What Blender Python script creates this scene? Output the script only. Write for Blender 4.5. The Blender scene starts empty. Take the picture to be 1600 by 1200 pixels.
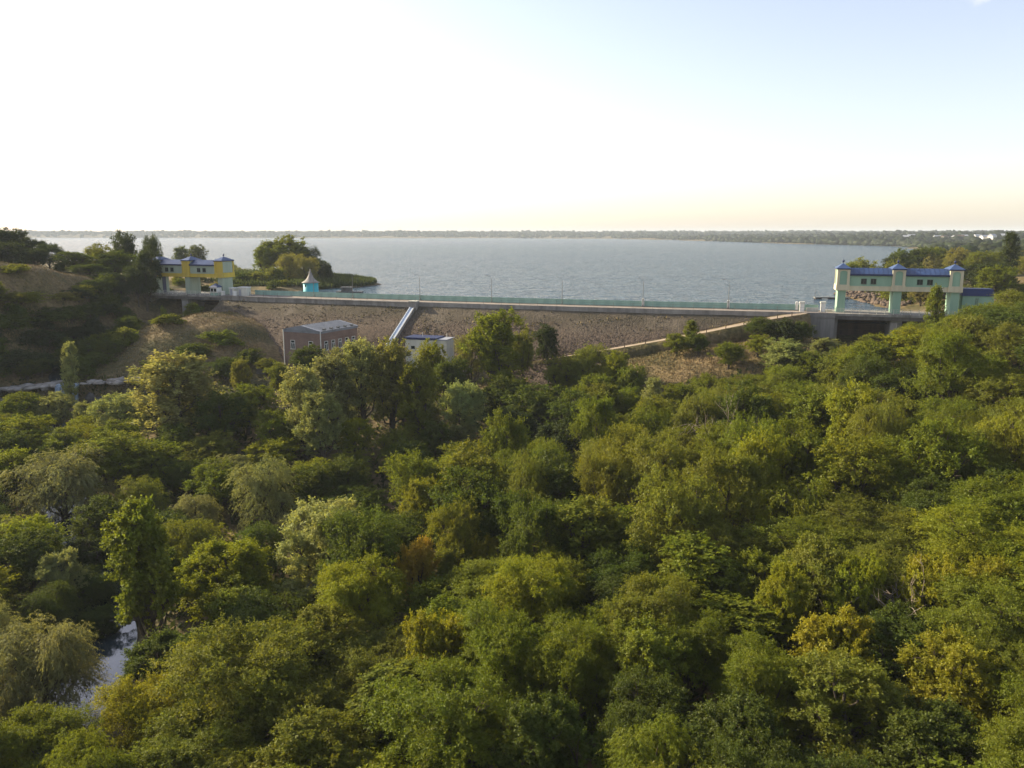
import bpy, math, random
import numpy as np
from mathutils import Vector

R = math.radians
SC = bpy.context.scene
COL = SC.collection
rng = np.random.default_rng(7)
random.seed(7)

# ------------------------------------------------------------------ camera, sky, sun, exposure
CAM_Z = 20.0
F_PX = 1256.0                                  # focal length in pixels of the 1600 px wide photograph
PITCH = math.atan(234.0 / F_PX)
cam_data = bpy.data.cameras.new('camera')
cam_data.sensor_width = 36.0
cam_data.lens = 36.0 * F_PX / 1600.0
cam_data.clip_start = 0.5
cam_data.clip_end = 30000.0
cam = bpy.data.objects.new('camera', cam_data)
COL.objects.link(cam)
cam.location = (0, 0, CAM_Z)
cam.rotation_euler = (math.pi / 2 - PITCH, 0, 0)
SC.camera = cam

SUN_AZ = R(-62.0)                              # from +Y towards -X
SUN_EL = R(24.0)
world = bpy.data.worlds.new('World')
SC.world = world
world.use_nodes = True
wn, wl = world.node_tree.nodes, world.node_tree.links
bg = wn['Background']
sky = wn.new('ShaderNodeTexSky')
sky.sky_type = 'NISHITA'
sky.sun_disc = False
sky.sun_elevation = SUN_EL
sky.sun_rotation = SUN_AZ
sky.altitude = 0.0
sky.air_density = 1.0
sky.dust_density = 1.1
sky.ozone_density = 1.2
bg.inputs['Strength'].default_value = 0.114
wtc = wn.new('ShaderNodeTexCoord')          # a small thin cloud high over the lake
wnz = wn.new('ShaderNodeTexNoise')
wnz.inputs['Scale'].default_value = 16.0
wnz.inputs['Detail'].default_value = 5
wl.new(wtc.outputs['Generated'], wnz.inputs[0])
wdot = wn.new('ShaderNodeVectorMath')
wdot.operation = 'DOT_PRODUCT'
_c = Vector(((1575 - 800) / F_PX, math.cos(PITCH) + (600 - 2) / F_PX * math.sin(PITCH), -math.sin(PITCH) + (600 - 2) / F_PX * math.cos(PITCH))).normalized()
wdot.inputs[1].default_value = _c
wl.new(wtc.outputs['Generated'], wdot.inputs[0])
wmr = wn.new('ShaderNodeMapRange')
wmr.interpolation_type = 'SMOOTHSTEP'
wmr.inputs[1].default_value, wmr.inputs[2].default_value = math.cos(R(2.6)), math.cos(R(0.3))
wl.new(wdot.outputs['Value'], wmr.inputs[0])
wth = wn.new('ShaderNodeMapRange')
wth.inputs[1].default_value, wth.inputs[2].default_value = 0.42, 0.75
wl.new(wnz.outputs[0], wth.inputs[0])
wmu = wn.new('ShaderNodeMath')
wmu.operation = 'MULTIPLY'
wl.new(wmr.outputs[0], wmu.inputs[0])
wl.new(wth.outputs[0], wmu.inputs[1])
wmx = wn.new('ShaderNodeMixRGB')
wmx.inputs[2].default_value = (7.4, 6.6, 6.5, 1)
wl.new(wmu.outputs[0], wmx.inputs[0])
whs = wn.new('ShaderNodeHueSaturation')      # hazy late-summer air: a paler sky all round
whs.inputs['Saturation'].default_value = 0.74
wl.new(sky.outputs[0], whs.inputs['Color'])
wti = wn.new('ShaderNodeMixRGB')
wti.blend_type = 'MULTIPLY'
wti.inputs[0].default_value = 1
wti.inputs[2].default_value = (1.07, 0.985, 0.985, 1)
wl.new(whs.outputs[0], wti.inputs[1])
wl.new(wti.outputs[0], wmx.inputs[1])
wl.new(wmx.outputs[0], bg.inputs['Color'])

sun_data = bpy.data.lights.new('sun', 'SUN')
sun_data.energy = 5.0
sun_data.angle = R(0.6)
sun_data.color = (1.0, 0.87, 0.62)
sun = bpy.data.objects.new('sun', sun_data)
COL.objects.link(sun)
sdir = Vector((math.sin(SUN_AZ) * math.cos(SUN_EL), math.cos(SUN_AZ) * math.cos(SUN_EL), math.sin(SUN_EL)))
sun.rotation_euler = sdir.to_track_quat('Z', 'Y').to_euler()
sun.location = sdir * 400

vs = SC.view_settings
vs.view_transform = 'Standard'
vs.look = 'None'
vs.exposure = 1.14
vs.gamma = 1.0
vs.use_curve_mapping = False
cy = SC.cycles
cy.max_bounces = 8
cy.diffuse_bounces = 5
cy.glossy_bounces = 2
cy.transmission_bounces = 3
cy.volume_bounces = 0
cy.transparent_max_bounces = 6
cy.caustics_reflective = False
cy.caustics_refractive = False
cy.use_denoising = True
cy.sample_clamp_indirect = 4.0

# ------------------------------------------------------------------ materials
def new_mat(name):
    m = bpy.data.materials.new(name)
    m.use_nodes = True
    nt = m.node_tree
    return m, nt.nodes, nt.links, nt.nodes['Principled BSDF']

def set_spec(b, v):
    b.inputs['Specular IOR Level'].default_value = v

def ramp(n, stops):
    r = n.new('ShaderNodeValToRGB')
    e = r.color_ramp.elements
    while len(e) > 1:
        e.remove(e[-1])
    e[0].position, e[0].color = stops[0][0], (*stops[0][1], 1)
    for p, c in stops[1:]:
        k = e.new(p)
        k.color = (*c, 1)
    return r

def surf(name, base, dark=None, scale=0.6, rough=0.8, bump=0.15, bscale=3.0, spec=0.3, streak=False, metal=0.0):
    """weathered surface: two tones mixed by noise, with a little relief"""
    m, n, l, b = new_mat(name)
    dark = dark or tuple(c * 0.72 for c in base)
    tc = n.new('ShaderNodeTexCoord')
    mp = n.new('ShaderNodeMapping')
    if streak:
        mp.inputs['Scale'].default_value = (1, 1, 0.12)
    l.new(tc.outputs['Object'], mp.inputs[0])
    nz = n.new('ShaderNodeTexNoise')
    nz.inputs['Scale'].default_value = scale
    nz.inputs['Detail'].default_value = 6
    nz.inputs['Roughness'].default_value = 0.65
    l.new(mp.outputs[0], nz.inputs[0])
    r = ramp(n, [(0.35, dark), (0.62, base)])
    l.new(nz.outputs[0], r.inputs[0])
    l.new(r.outputs[0], b.inputs['Base Color'])
    b.inputs['Roughness'].default_value = rough
    b.inputs['Metallic'].default_value = metal
    set_spec(b, spec)
    n2 = n.new('ShaderNodeTexNoise')
    n2.inputs['Scale'].default_value = bscale
    n2.inputs['Detail'].default_value = 4
    l.new(tc.outputs['Object'], n2.inputs[0])
    bp = n.new('ShaderNodeBump')
    bp.inputs['Strength'].default_value = bump
    l.new(n2.outputs[0], bp.inputs['Height'])
    l.new(bp.outputs[0], b.inputs['Normal'])
    return m

M = {}
M['concrete'] = surf('concrete', (0.30, 0.28, 0.25), (0.17, 0.155, 0.14), 0.5, 0.9, 0.3, 2.0, 0.2, True)
M['dark_concrete'] = surf('darker_concrete', (0.16, 0.145, 0.13), (0.08, 0.07, 0.065), 0.4, 0.9, 0.3, 2.0, 0.2, True)  # second, darker concrete tone for girders, backing, steps and yard wall
M['asphalt'] = surf('crest_paving', (0.30, 0.25, 0.21), (0.20, 0.17, 0.145), 0.3, 0.9, 0.1, 4.0, 0.2)
M['rail_green'] = surf('turquoise_paint', (0.26, 0.40, 0.33), (0.19, 0.31, 0.26), 0.7, 0.6, 0.1, 2.0, 0.3, True)
M['mint'] = surf('mint_render', (0.28, 0.41, 0.29), (0.22, 0.34, 0.25), 0.35, 0.85, 0.1, 3.0, 0.2, True)
M['pale_mint'] = surf('pale_mint_render', (0.36, 0.40, 0.30), (0.27, 0.32, 0.25), 0.35, 0.85, 0.1, 3.0, 0.2, True)
M['cream'] = surf('cream_render', (0.62, 0.55, 0.38), (0.48, 0.42, 0.29), 0.4, 0.85, 0.1, 3.0, 0.2, True)
M['yellow'] = surf('yellow_render', (0.58, 0.42, 0.06), (0.45, 0.33, 0.06), 0.4, 0.85, 0.1, 3.0, 0.2, True)
M['blue_roof'] = surf('blue_sheet_metal', (0.034, 0.066, 0.165), (0.025, 0.048, 0.12), 0.5, 0.38, 0.05, 4.0, 0.5)
M['navy'] = surf('navy_sheet_metal', (0.014, 0.024, 0.085), (0.01, 0.016, 0.06), 0.5, 0.5, 0.05, 4.0, 0.4)
M['glass'] = surf('dark_window_glass', (0.02, 0.03, 0.028), (0.012, 0.018, 0.018), 0.5, 0.15, 0.0, 3.0, 0.5)
M['white'] = surf('white_paint', (0.70, 0.69, 0.64), (0.55, 0.53, 0.48), 0.8, 0.7, 0.05, 3.0, 0.3, True)
M['offwhite'] = surf('offwhite_render', (0.60, 0.58, 0.49), (0.46, 0.44, 0.37), 0.5, 0.85, 0.1, 3.0, 0.2, True)
M['teal'] = surf('bright_turquoise_paint', (0.06, 0.42, 0.47), (0.05, 0.34, 0.39), 0.6, 0.6, 0.05, 3.0, 0.3, True)
M['grey_metal'] = surf('grey_sheet_metal', (0.36, 0.37, 0.40), (0.27, 0.28, 0.31), 0.6, 0.42, 0.05, 3.0, 0.5)
M['dark_roof'] = surf('dull_roof_sheet', (0.20, 0.21, 0.235), (0.14, 0.15, 0.17), 0.6, 0.5, 0.05, 3.0, 0.4)
M['shingle'] = surf('grey_shingle', (0.30, 0.27, 0.24), (0.20, 0.18, 0.16), 1.5, 0.7, 0.3, 4.0, 0.3)
M['steel'] = surf('painted_steel', (0.16, 0.16, 0.15), (0.10, 0.10, 0.09), 1.0, 0.55, 0.05, 4.0, 0.4)
M['rust'] = surf('rusty_steel', (0.10, 0.065, 0.045), (0.05, 0.035, 0.03), 0.8, 0.8, 0.2, 3.0, 0.2, True)
M['lamp'] = surf('lamp_glass', (0.3, 0.3, 0.29), (0.22, 0.22, 0.21), 1, 0.4, 0.0)
M['chute'] = surf('pale_blue_plastic_sheet', (0.56, 0.62, 0.70), (0.46, 0.52, 0.60), 0.6, 0.5, 0.03, 3.0, 0.4)
M['dirt'] = surf('pale_dirt', (0.34, 0.27, 0.20), (0.24, 0.19, 0.14), 0.4, 0.95, 0.3, 2.0, 0.1)
M['bark'] = surf('bark', (0.105, 0.085, 0.062), (0.055, 0.043, 0.032), 3.0, 0.95, 0.5, 8.0, 0.1, True)
M['dead_wood'] = surf('bleached_wood', (0.36, 0.29, 0.22), (0.24, 0.19, 0.14), 3.0, 0.9, 0.3, 8.0, 0.1)
M['ledge'] = surf('wet_pale_rock', (0.36, 0.33, 0.29), (0.17, 0.15, 0.13), 0.6, 0.8, 0.4, 2.0, 0.2)
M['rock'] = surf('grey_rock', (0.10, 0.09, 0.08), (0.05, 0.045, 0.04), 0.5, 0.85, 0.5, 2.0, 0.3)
M['riprap'] = surf('brown_stone', (0.128, 0.095, 0.072), (0.080, 0.060, 0.046), 0.35, 0.95, 0.3, 2.0, 0.15)

def brick_mat():
    m, n, l, b = new_mat('pinkish_brick')
    tc = n.new('ShaderNodeTexCoord')
    mp = n.new('ShaderNodeMapping')
    mp.inputs['Rotation'].default_value = (R(90), 0, 0)
    l.new(tc.outputs['Object'], mp.inputs[0])
    bt = n.new('ShaderNodeTexBrick')
    bt.inputs['Color1'].default_value = (0.19, 0.115, 0.085, 1)
    bt.inputs['Color2'].default_value = (0.235, 0.148, 0.112, 1)
    bt.inputs['Mortar'].default_value = (0.17, 0.14, 0.12, 1)
    bt.inputs['Scale'].default_value = 2.0
    l.new(mp.outputs[0], bt.inputs[0])
    nz = n.new('ShaderNodeTexNoise')
    nz.inputs['Scale'].default_value = 0.5
    nz.inputs['Detail'].default_value = 5
    l.new(tc.outputs['Object'], nz.inputs[0])
    r = ramp(n, [(0.3, (0.75, 0.75, 0.75)), (0.7, (1.1, 1.1, 1.1))])
    l.new(nz.outputs[0], r.inputs[0])
    mx = n.new('ShaderNodeMixRGB')
    mx.blend_type = 'MULTIPLY'
    mx.inputs[0].default_value = 1
    l.new(bt.outputs[0], mx.inputs[1])
    l.new(r.outputs[0], mx.inputs[2])
    l.new(mx.outputs[0], b.inputs['Base Color'])
    b.inputs['Roughness'].default_value = 0.9
    return m
M['brick'] = brick_mat()

def leaf_mat(name, trans=0.44):
    """leaf colour comes from the object colour, varied leaf by leaf and clump by clump (attribute 'tone')"""
    m, n, l, b = new_mat(name)
    n.remove(b)
    out = n['Material Output']
    oi = n.new('ShaderNodeObjectInfo')
    at = n.new('ShaderNodeAttribute')
    at.attribute_name = 'tone'
    sep = n.new('ShaderNodeSeparateColor')
    l.new(at.outputs['Color'], sep.inputs[0])
    hs = n.new('ShaderNodeHueSaturation')
    mh = n.new('ShaderNodeMapRange')
    mh.inputs[3].default_value, mh.inputs[4].default_value = 0.490, 0.530
    l.new(sep.outputs[0], mh.inputs[0])
    mv = n.new('ShaderNodeMapRange')
    mv.inputs[3].default_value, mv.inputs[4].default_value = 0.74, 1.26
    l.new(sep.outputs[1], mv.inputs[0])
    l.new(mh.outputs[0], hs.inputs['Hue'])
    l.new(mv.outputs[0], hs.inputs['Value'])
    l.new(oi.outputs['Color'], hs.inputs['Color'])
    d = n.new('ShaderNodeBsdfDiffuse')
    l.new(hs.outputs[0], d.inputs[0])
    t = n.new('ShaderNodeBsdfTranslucent')
    h2 = n.new('ShaderNodeMixRGB')
    h2.blend_type = 'MULTIPLY'
    h2.inputs[0].default_value = 1
    h2.inputs[2].default_value = (1.35, 1.25, 0.65, 1)
    l.new(hs.outputs[0], h2.inputs[1])
    l.new(h2.outputs[0], t.inputs[0])
    mx = n.new('ShaderNodeMixShader')
    mx.inputs[0].default_value = trans
    l.new(d.outputs[0], mx.inputs[1])
    l.new(t.outputs[0], mx.inputs[2])
    g = n.new('ShaderNodeBsdfGlossy')
    g.inputs['Roughness'].default_value = 0.5
    g.inputs[0].default_value = (0.9, 0.92, 0.85, 1)
    m2 = n.new('ShaderNodeMixShader')
    m2.inputs[0].default_value = 0.010
    l.new(mx.outputs[0], m2.inputs[1])
    l.new(g.outputs[0], m2.inputs[2])
    l.new(m2.outputs[0], out.inputs[0])
    return m
M['leaf'] = leaf_mat('leaf')

def ground_mat():
    m, n, l, b = new_mat('dry_grass_and_soil')
    tc = n.new('ShaderNodeNewGeometry')
    nz = n.new('ShaderNodeTexNoise')
    nz.inputs['Scale'].default_value = 0.07
    nz.inputs['Detail'].default_value = 8
    nz.inputs['Roughness'].default_value = 0.7
    l.new(tc.outputs['Position'], nz.inputs[0])
    r = ramp(n, [(0.30, (0.05, 0.055, 0.022)), (0.45, (0.10, 0.085, 0.038)), (0.56, (0.185, 0.135, 0.068)), (0.7, (0.14, 0.10, 0.06))])
    l.new(nz.outputs[0], r.inputs[0])
    n2 = n.new('ShaderNodeTexNoise')
    n2.inputs['Scale'].default_value = 1.3
    n2.inputs['Detail'].default_value = 6
    l.new(tc.outputs['Position'], n2.inputs[0])
    r2 = ramp(n, [(0.3, (0.6, 0.6, 0.6)), (0.7, (1.25, 1.25, 1.25))])
    l.new(n2.outputs[0], r2.inputs[0])
    mx = n.new('ShaderNodeMixRGB')
    mx.blend_type = 'MULTIPLY'
    mx.inputs[0].default_value = 1
    l.new(r.outputs[0], mx.inputs[1])
    l.new(r2.outputs[0], mx.inputs[2])
    l.new(mx.outputs[0], b.inputs['Base Color'])
    b.inputs['Roughness'].default_value = 0.95
    set_spec(b, 0.1)
    bp = n.new('ShaderNodeBump')
    bp.inputs['Strength'].default_value = 0.6
    bp.inputs['Distance'].default_value = 0.5
    l.new(n2.outputs[0], bp.inputs['Height'])
    l.new(bp.outputs[0], b.inputs['Normal'])
    return m
M['ground'] = ground_mat()

def blade_mat():
    m, n, l, b = new_mat('dry_blades')
    at = n.new('ShaderNodeAttribute')
    at.attribute_name = 'tone'
    sep = n.new('ShaderNodeSeparateColor')
    l.new(at.outputs['Color'], sep.inputs[0])
    r = ramp(n, [(0.0, (0.07, 0.085, 0.025)), (0.4, (0.16, 0.13, 0.05)), (0.75, (0.27, 0.19, 0.09)), (1.0, (0.22, 0.15, 0.08))])
    l.new(sep.outputs[0], r.inputs[0])
    l.new(r.outputs[0], b.inputs['Base Color'])
    b.inputs['Roughness'].default_value = 0.9
    set_spec(b, 0.1)
    return m
M['blade'] = blade_mat()

def water_mat(name, deep, rough, layers, loss=1.0):
    m, n, l, b = new_mat(name)
    b.inputs['Base Color'].default_value = (*deep, 1)
    b.inputs['Roughness'].default_value = rough
    b.inputs['IOR'].default_value = 1.33
    set_spec(b, 0.5)
    geo = n.new('ShaderNodeNewGeometry')
    prev = None
    for (sc, det, strength, dist, rot, stretch) in layers:
        mp = n.new('ShaderNodeMapping')
        mp.inputs['Rotation'].default_value = (0, 0, R(rot))
        mp.inputs['Scale'].default_value = (stretch, 1, 1)
        l.new(geo.outputs['Position'], mp.inputs[0])
        nz = n.new('ShaderNodeTexNoise')
        nz.inputs['Scale'].default_value = sc
        nz.inputs['Detail'].default_value = det
        nz.inputs['Roughness'].default_value = 0.6
        l.new(mp.outputs[0], nz.inputs[0])
        bp = n.new('ShaderNodeBump')
        bp.inputs['Strength'].default_value = strength
        bp.inputs['Distance'].default_value = dist
        l.new(nz.outputs[0], bp.inputs['Height'])
        if prev:
            l.new(prev.outputs[0], bp.inputs['Normal'])
        prev = bp
    # rough open water: part of the mirror reflection is lost between the waves
    n.remove(b)
    df = n.new('ShaderNodeBsdfDiffuse')
    df.inputs[0].default_value = (*deep, 1)
    gl = n.new('ShaderNodeBsdfGlossy')
    gl.inputs['Roughness'].default_value = rough
    fr_ = n.new('ShaderNodeFresnel')
    fr_.inputs[0].default_value = 1.33
    mu = n.new('ShaderNodeMath')
    mu.operation = 'MULTIPLY'
    mu.inputs[1].default_value = loss
    mx = n.new('ShaderNodeMixShader')
    for q in (df, gl, fr_):
        l.new(prev.outputs[0], q.inputs['Normal'])
    l.new(fr_.outputs[0], mu.inputs[0])
    l.new(mu.outputs[0], mx.inputs[0])
    l.new(df.outputs[0], mx.inputs[1])
    l.new(gl.outputs[0], mx.inputs[2])
    l.new(mx.outputs[0], n['Material Output'].inputs[0])
    return m
M['lake'] = water_mat('lake_water', (0.03, 0.065, 0.09), 0.10,
                      [(0.13, 4, 1.0, 3.4, 12, 0.75), (0.5, 3, 1.0, 0.5, -10, 0.8), (0.012, 2, 0.8, 5.0, 5, 0.6)])
M['river'] = water_mat('river_water', (0.03, 0.045, 0.055), 0.05, [(1.0, 4, 0.4, 0.06, 0, 1.0)], 0.22)
M['foam'] = surf('falling_water', (0.42, 0.50, 0.58), (0.16, 0.22, 0.28), 2.0, 0.4, 0.3, 3.0, 0.4, True)

# ------------------------------------------------------------------ mesh helpers
def mesh_np(name, verts, faces, mats, tone=None, smooth=False):
    """fast mesh from arrays; faces all of one size"""
    me = bpy.data.meshes.new(name)
    verts = np.asarray(verts, np.float32)
    faces = np.asarray(faces, np.int32)
    k = faces.shape[1]
    me.vertices.add(len(verts))
    me.vertices.foreach_set('co', verts.ravel())
    me.loops.add(faces.size)
    me.loops.foreach_set('vertex_index', faces.ravel())
    me.polygons.add(len(faces))
    me.polygons.foreach_set('loop_start', np.arange(0, faces.size, k, dtype=np.int32))
    me.polygons.foreach_set('loop_total', np.full(len(faces), k, np.int32))
    if smooth:
        me.polygons.foreach_set('use_smooth', np.ones(len(faces), bool))
    me.update(calc_edges=True)
    if tone is not None:
        a = me.color_attributes.new('tone', 'FLOAT_COLOR', 'POINT')
        a.data.foreach_set('color', np.asarray(tone, np.float32).ravel())
    me.materials.append(mats)
    return me

def link(name, data, parent=None):
    o = bpy.data.objects.new(name, data)
    COL.objects.link(o)
    if parent is not None:
        o.parent = parent
    return o

def tag(o, label=None, cat=None, group=None, kind=None):
    if label: o['label'] = label
    if cat: o['category'] = cat
    if group: o['group'] = group
    if kind: o['kind'] = kind
    return o

def thing(name, label, cat, loc, rz=0.0, group=None):
    o = link(name, None)
    o.location = loc
    o.rotation_euler = (0, 0, rz)
    return tag(o, label, cat, group)

class MB:
    def __init__(s):
        s.v, s.f = [], []
    def add(s, v, f):
        k = len(s.v)
        s.v += [tuple(map(float, p)) for p in v]
        s.f += [tuple(i + k for i in q) for q in f]
        return s
    def box(s, x0, x1, y0, y1, z0, z1):
        v = [(x0, y0, z0), (x1, y0, z0), (x1, y1, z0), (x0, y1, z0), (x0, y0, z1), (x1, y0, z1), (x1, y1, z1), (x0, y1, z1)]
        return s.add(v, [(0, 3, 2, 1), (4, 5, 6, 7), (0, 1, 5, 4), (1, 2, 6, 5), (2, 3, 7, 6), (3, 0, 4, 7)])
    def frustum(s, x0, x1, y0, y1, z0, z1, inx, iny):
        v = [(x0, y0, z0), (x1, y0, z0), (x1, y1, z0), (x0, y1, z0),
             (x0 + inx, y0 + iny, z1), (x1 - inx, y0 + iny, z1), (x1 - inx, y1 - iny, z1), (x0 + inx, y1 - iny, z1)]
        return s.add(v, [(0, 3, 2, 1), (4, 5, 6, 7), (0, 1, 5, 4), (1, 2, 6, 5), (2, 3, 7, 6), (3, 0, 4, 7)])
    def gable(s, x0, x1, y0, y1, z0, z1, th=0.0):
        ym = (y0 + y1) / 2
        v = [(x0, y0, z0), (x1, y0, z0), (x1, y1, z0), (x0, y1, z0), (x0, ym, z1), (x1, ym, z1)]
        return s.add(v, [(0, 3, 2, 1), (0, 1, 5, 4), (2, 3, 4, 5), (0, 4, 3), (1, 2, 5)])
    def lathe(s, prof, n=16, c=(0, 0)):
        v, f = [], []
        for (r, z) in prof:
            for i in range(n):
                a = 2 * math.pi * i / n
                v.append((c[0] + r * math.cos(a), c[1] + r * math.sin(a), z))
        for j in range(len(prof) - 1):
            for i in range(n):
                f.append((j * n + i, j * n + (i + 1) % n, (j + 1) * n + (i + 1) % n, (j + 1) * n + i))
        f.append(tuple(range(n))[::-1])
        f.append(tuple(range((len(prof) - 1) * n, len(prof) * n)))
        return s.add(v, f)
    def tube(s, pts, rad, n=6):
        v, f = tube_np(np.array(pts, float), np.array(rad, float) if np.ndim(rad) else np.full(len(pts), float(rad)), n)
        s.add(v, f)
        k = len(s.v) - len(v)
        s.f.append(tuple(k + i for i in range(n))[::-1])
        s.f.append(tuple(k + (len(pts) - 1) * n + i for i in range(n)))
        return s
    def mesh(s, name, mat, smooth=False):
        me = bpy.data.meshes.new(name)
        me.from_pydata(s.v, [], s.f)
        me.materials.append(mat)
        if smooth:
            me.polygons.foreach_set('use_smooth', np.ones(len(me.polygons), bool))
        me.update()
        return me
    def build(s, name, mat, parent=None, smooth=False):
        return link(name, s.mesh(name, mat, smooth), parent)

def tube_np(p, r, n=6):
    d = np.gradient(p, axis=0)
    d /= np.linalg.norm(d, axis=1, keepdims=True) + 1e-9
    ref = np.where(np.abs(d[:, 2:3]) < 0.9, np.array([[0, 0, 1.0]]), np.array([[1.0, 0, 0]]))
    a = np.cross(d, ref)
    a /= np.linalg.norm(a, axis=1, keepdims=True) + 1e-9
    b = np.cross(d, a)
    th = np.linspace(0, 2 * np.pi, n, endpoint=False)
    ring = p[:, None, :] + r[:, None, None] * (np.cos(th)[None, :, None] * a[:, None, :] + np.sin(th)[None, :, None] * b[:, None, :])
    v = ring.reshape(-1, 3)
    f = []
    for j in range(len(p) - 1):
        for i in range(n):
            f.append((j * n + i, j * n + (i + 1) % n, (j + 1) * n + (i + 1) % n, (j + 1) * n + i))
    return v, f

# ------------------------------------------------------------------ camera rays, used to survey positions from the photograph
cp, sp = math.cos(PITCH), math.sin(PITCH)
def ray(u, v):
    a, b = (u - 800) / F_PX, (600 - v) / F_PX
    return a, cp + b * sp, -sp + b * cp
def at_y(u, v, Y):
    dx, dy, dz = ray(u, v)
    return dx / dy * Y, Y, CAM_Z + dz / dy * Y
def at_z(u, v, z):
    dx, dy, dz = ray(u, v)
    t = (z - CAM_Z) / dz
    return dx * t, dy * t, z
def project(x, y, z):
    fw = y * cp - (z - CAM_Z) * sp
    up = y * sp + (z - CAM_Z) * cp
    return 800 + F_PX * x / fw, 600 - F_PX * up / fw, fw

# ------------------------------------------------------------------ terrain
DECK = 2.5
crest_fit = np.polyfit([-81, -25, 73], [236, 213.5, 183], 2)
def crest_y(x):
    x = np.asarray(x, float)
    y = np.polyval(crest_fit, np.clip(x, -84, 98))
    y = np.where(x < -84, y + (x + 84) * -0.38, y)
    return np.where(x > 98, y + (x - 98) * -0.1, y)

CTRL = np.array([
    # under the dam crest
    (-60, 227, -6), (-25, 213, -8), (20, 199, -8), (60, 187, -4),
    # toe of the dam
    (-60, 203, -10), (-40, 194, -11.5), (-25, 188, -11.5), (0, 181, -10.5), (24, 176, -7.5), (45, 174, -4), (62, 174, -0.8),
    # mound below the far gatehouse
    (-76, 224, -1.5), (-86, 214, -1.5), (-97, 208, -4.0), (-87, 186, -10.8), (-90, 198, -6), (-66, 206, -6.5), (-75, 195, -8), (-72, 215, -3),
    # far spillway channel and waterfall
    (-104, 236, -8), (-97, 233, -7), (-90, 227, -4), (-111, 218, -9), (-112, 203, -11), (-108, 190, -13), (-104, 181, -13.4), (-118, 177, -14), (-92, 180, -12.8),
    (-96, 170, -19.5), (-110, 168, -18), (-88, 168, -19),
    # left hill
    (-126, 200, 7.0), (-119, 215, 6.5), (-117, 230, 5.0), (-124, 185, -2), (-128, 172, -8), (-140, 230, 8.5), (-160, 250, 9), (-200, 200, 11),
    (-150, 180, 3.5), (-108, 250, 2.5), (-130, 255, 7.5), (-180, 160, 2),
    # river and its banks
    (-85, 145, -22), (-66, 115, -24), (-46, 84, -25.5), (-37, 55, -26), (-32, 25, -27), (-30, -30, -28),
    (-120, 140, -15), (-105, 105, -18), (-85, 65, -20), (-160, 140, -8), (-150, 80, -12), (-80, 20, -20), (-220, 100, 0),
    # valley wood
    (-50, 150, -19.5), (-30, 168, -15), (-60, 172, -16), (-70, 184, -13.5), (-40, 130, -22), (-20, 145, -20.5), (-62, 140, -21.5),
    # side channel
    (5, 160, -20), (-16, 123, -24), (-29, 93, -25),
    # slope towards the camera and the right
    (0, 60, -20), (20, 30, -18), (10, 90, -20), (30, 120, -17), (50, 90, -11.5), (60, 60, -10), (90, 60, -2), (60, 148, -8), (80, 140, -3),
    (100, 150, 2), (120, 110, 6), (150, 150, 11), (130, 60, 3), (108, 175, 1.5), (130, 190, 4), (33, 165, -6), (58, 166, -2), (74, 170, -6),
    (0, 0, -17), (60, 0, -10), (150, 0, 2), (25, 145, -16), (0, 110, -21), (-8, 80, -22), (220, 120, 14), (0, -80, -12), (10, 140, -20),
], float)

def tps_fit(P):
    n = len(P)
    d2 = ((P[:, None, :2] - P[None, :, :2]) ** 2).sum(-1)
    K = 0.5 * d2 * np.log(d2 + 1e-9)
    K += np.eye(n) * 40.0
    Q = np.c_[np.ones(n), P[:, :2]]
    A = np.zeros((n + 3, n + 3))
    A[:n, :n], A[:n, n:], A[n:, :n] = K, Q, Q.T
    return np.linalg.solve(A, np.r_[P[:, 2], 0, 0, 0])
TPS = tps_fit(CTRL)
def tps(x, y):
    x, y = np.atleast_1d(np.asarray(x, float)), np.atleast_1d(np.asarray(y, float))
    xx, yy = np.clip(x, -230, 230), np.clip(y, -90, 262)
    d2 = (xx[:, None] - CTRL[None, :, 0]) ** 2 + (yy[:, None] - CTRL[None, :, 1]) ** 2
    z = (0.5 * d2 * np.log(d2 + 1e-9)) @ TPS[:len(CTRL)]
    return z + TPS[-3] + TPS[-2] * xx + TPS[-1] * yy

def wob(x, y):
    return (np.sin(x * 0.31 + 1.3 * np.sin(y * 0.17)) * np.cos(y * 0.27 + np.sin(x * 0.13)) * 0.5
            + np.sin(x * 0.9 + y * 0.6) * np.cos(y * 0.8 - x * 0.4) * 0.18)

XL_P = [(200, -86), (250, -86), (282, -82), (299, -72), (312, -60), (325, -56), (345, -60), (362, -78), (385, -98), (420, -140), (519, -178), (560, -300), (700, -800), (1000, -2600), (1500, -9000)]
XR_P = [(180, 104), (226, 106), (273, 112), (330, 150), (400, 190), (700, 350), (1000, 520), (1320, 632), (1675, 600), (2100, 570), (3000, 570), (3800, 450), (4300, -100), (4700, -2500), (5000, -9500)]
def xl(y): return np.interp(y, *zip(*XL_P))
def xr(y): return np.interp(y, *zip(*XR_P))

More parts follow.
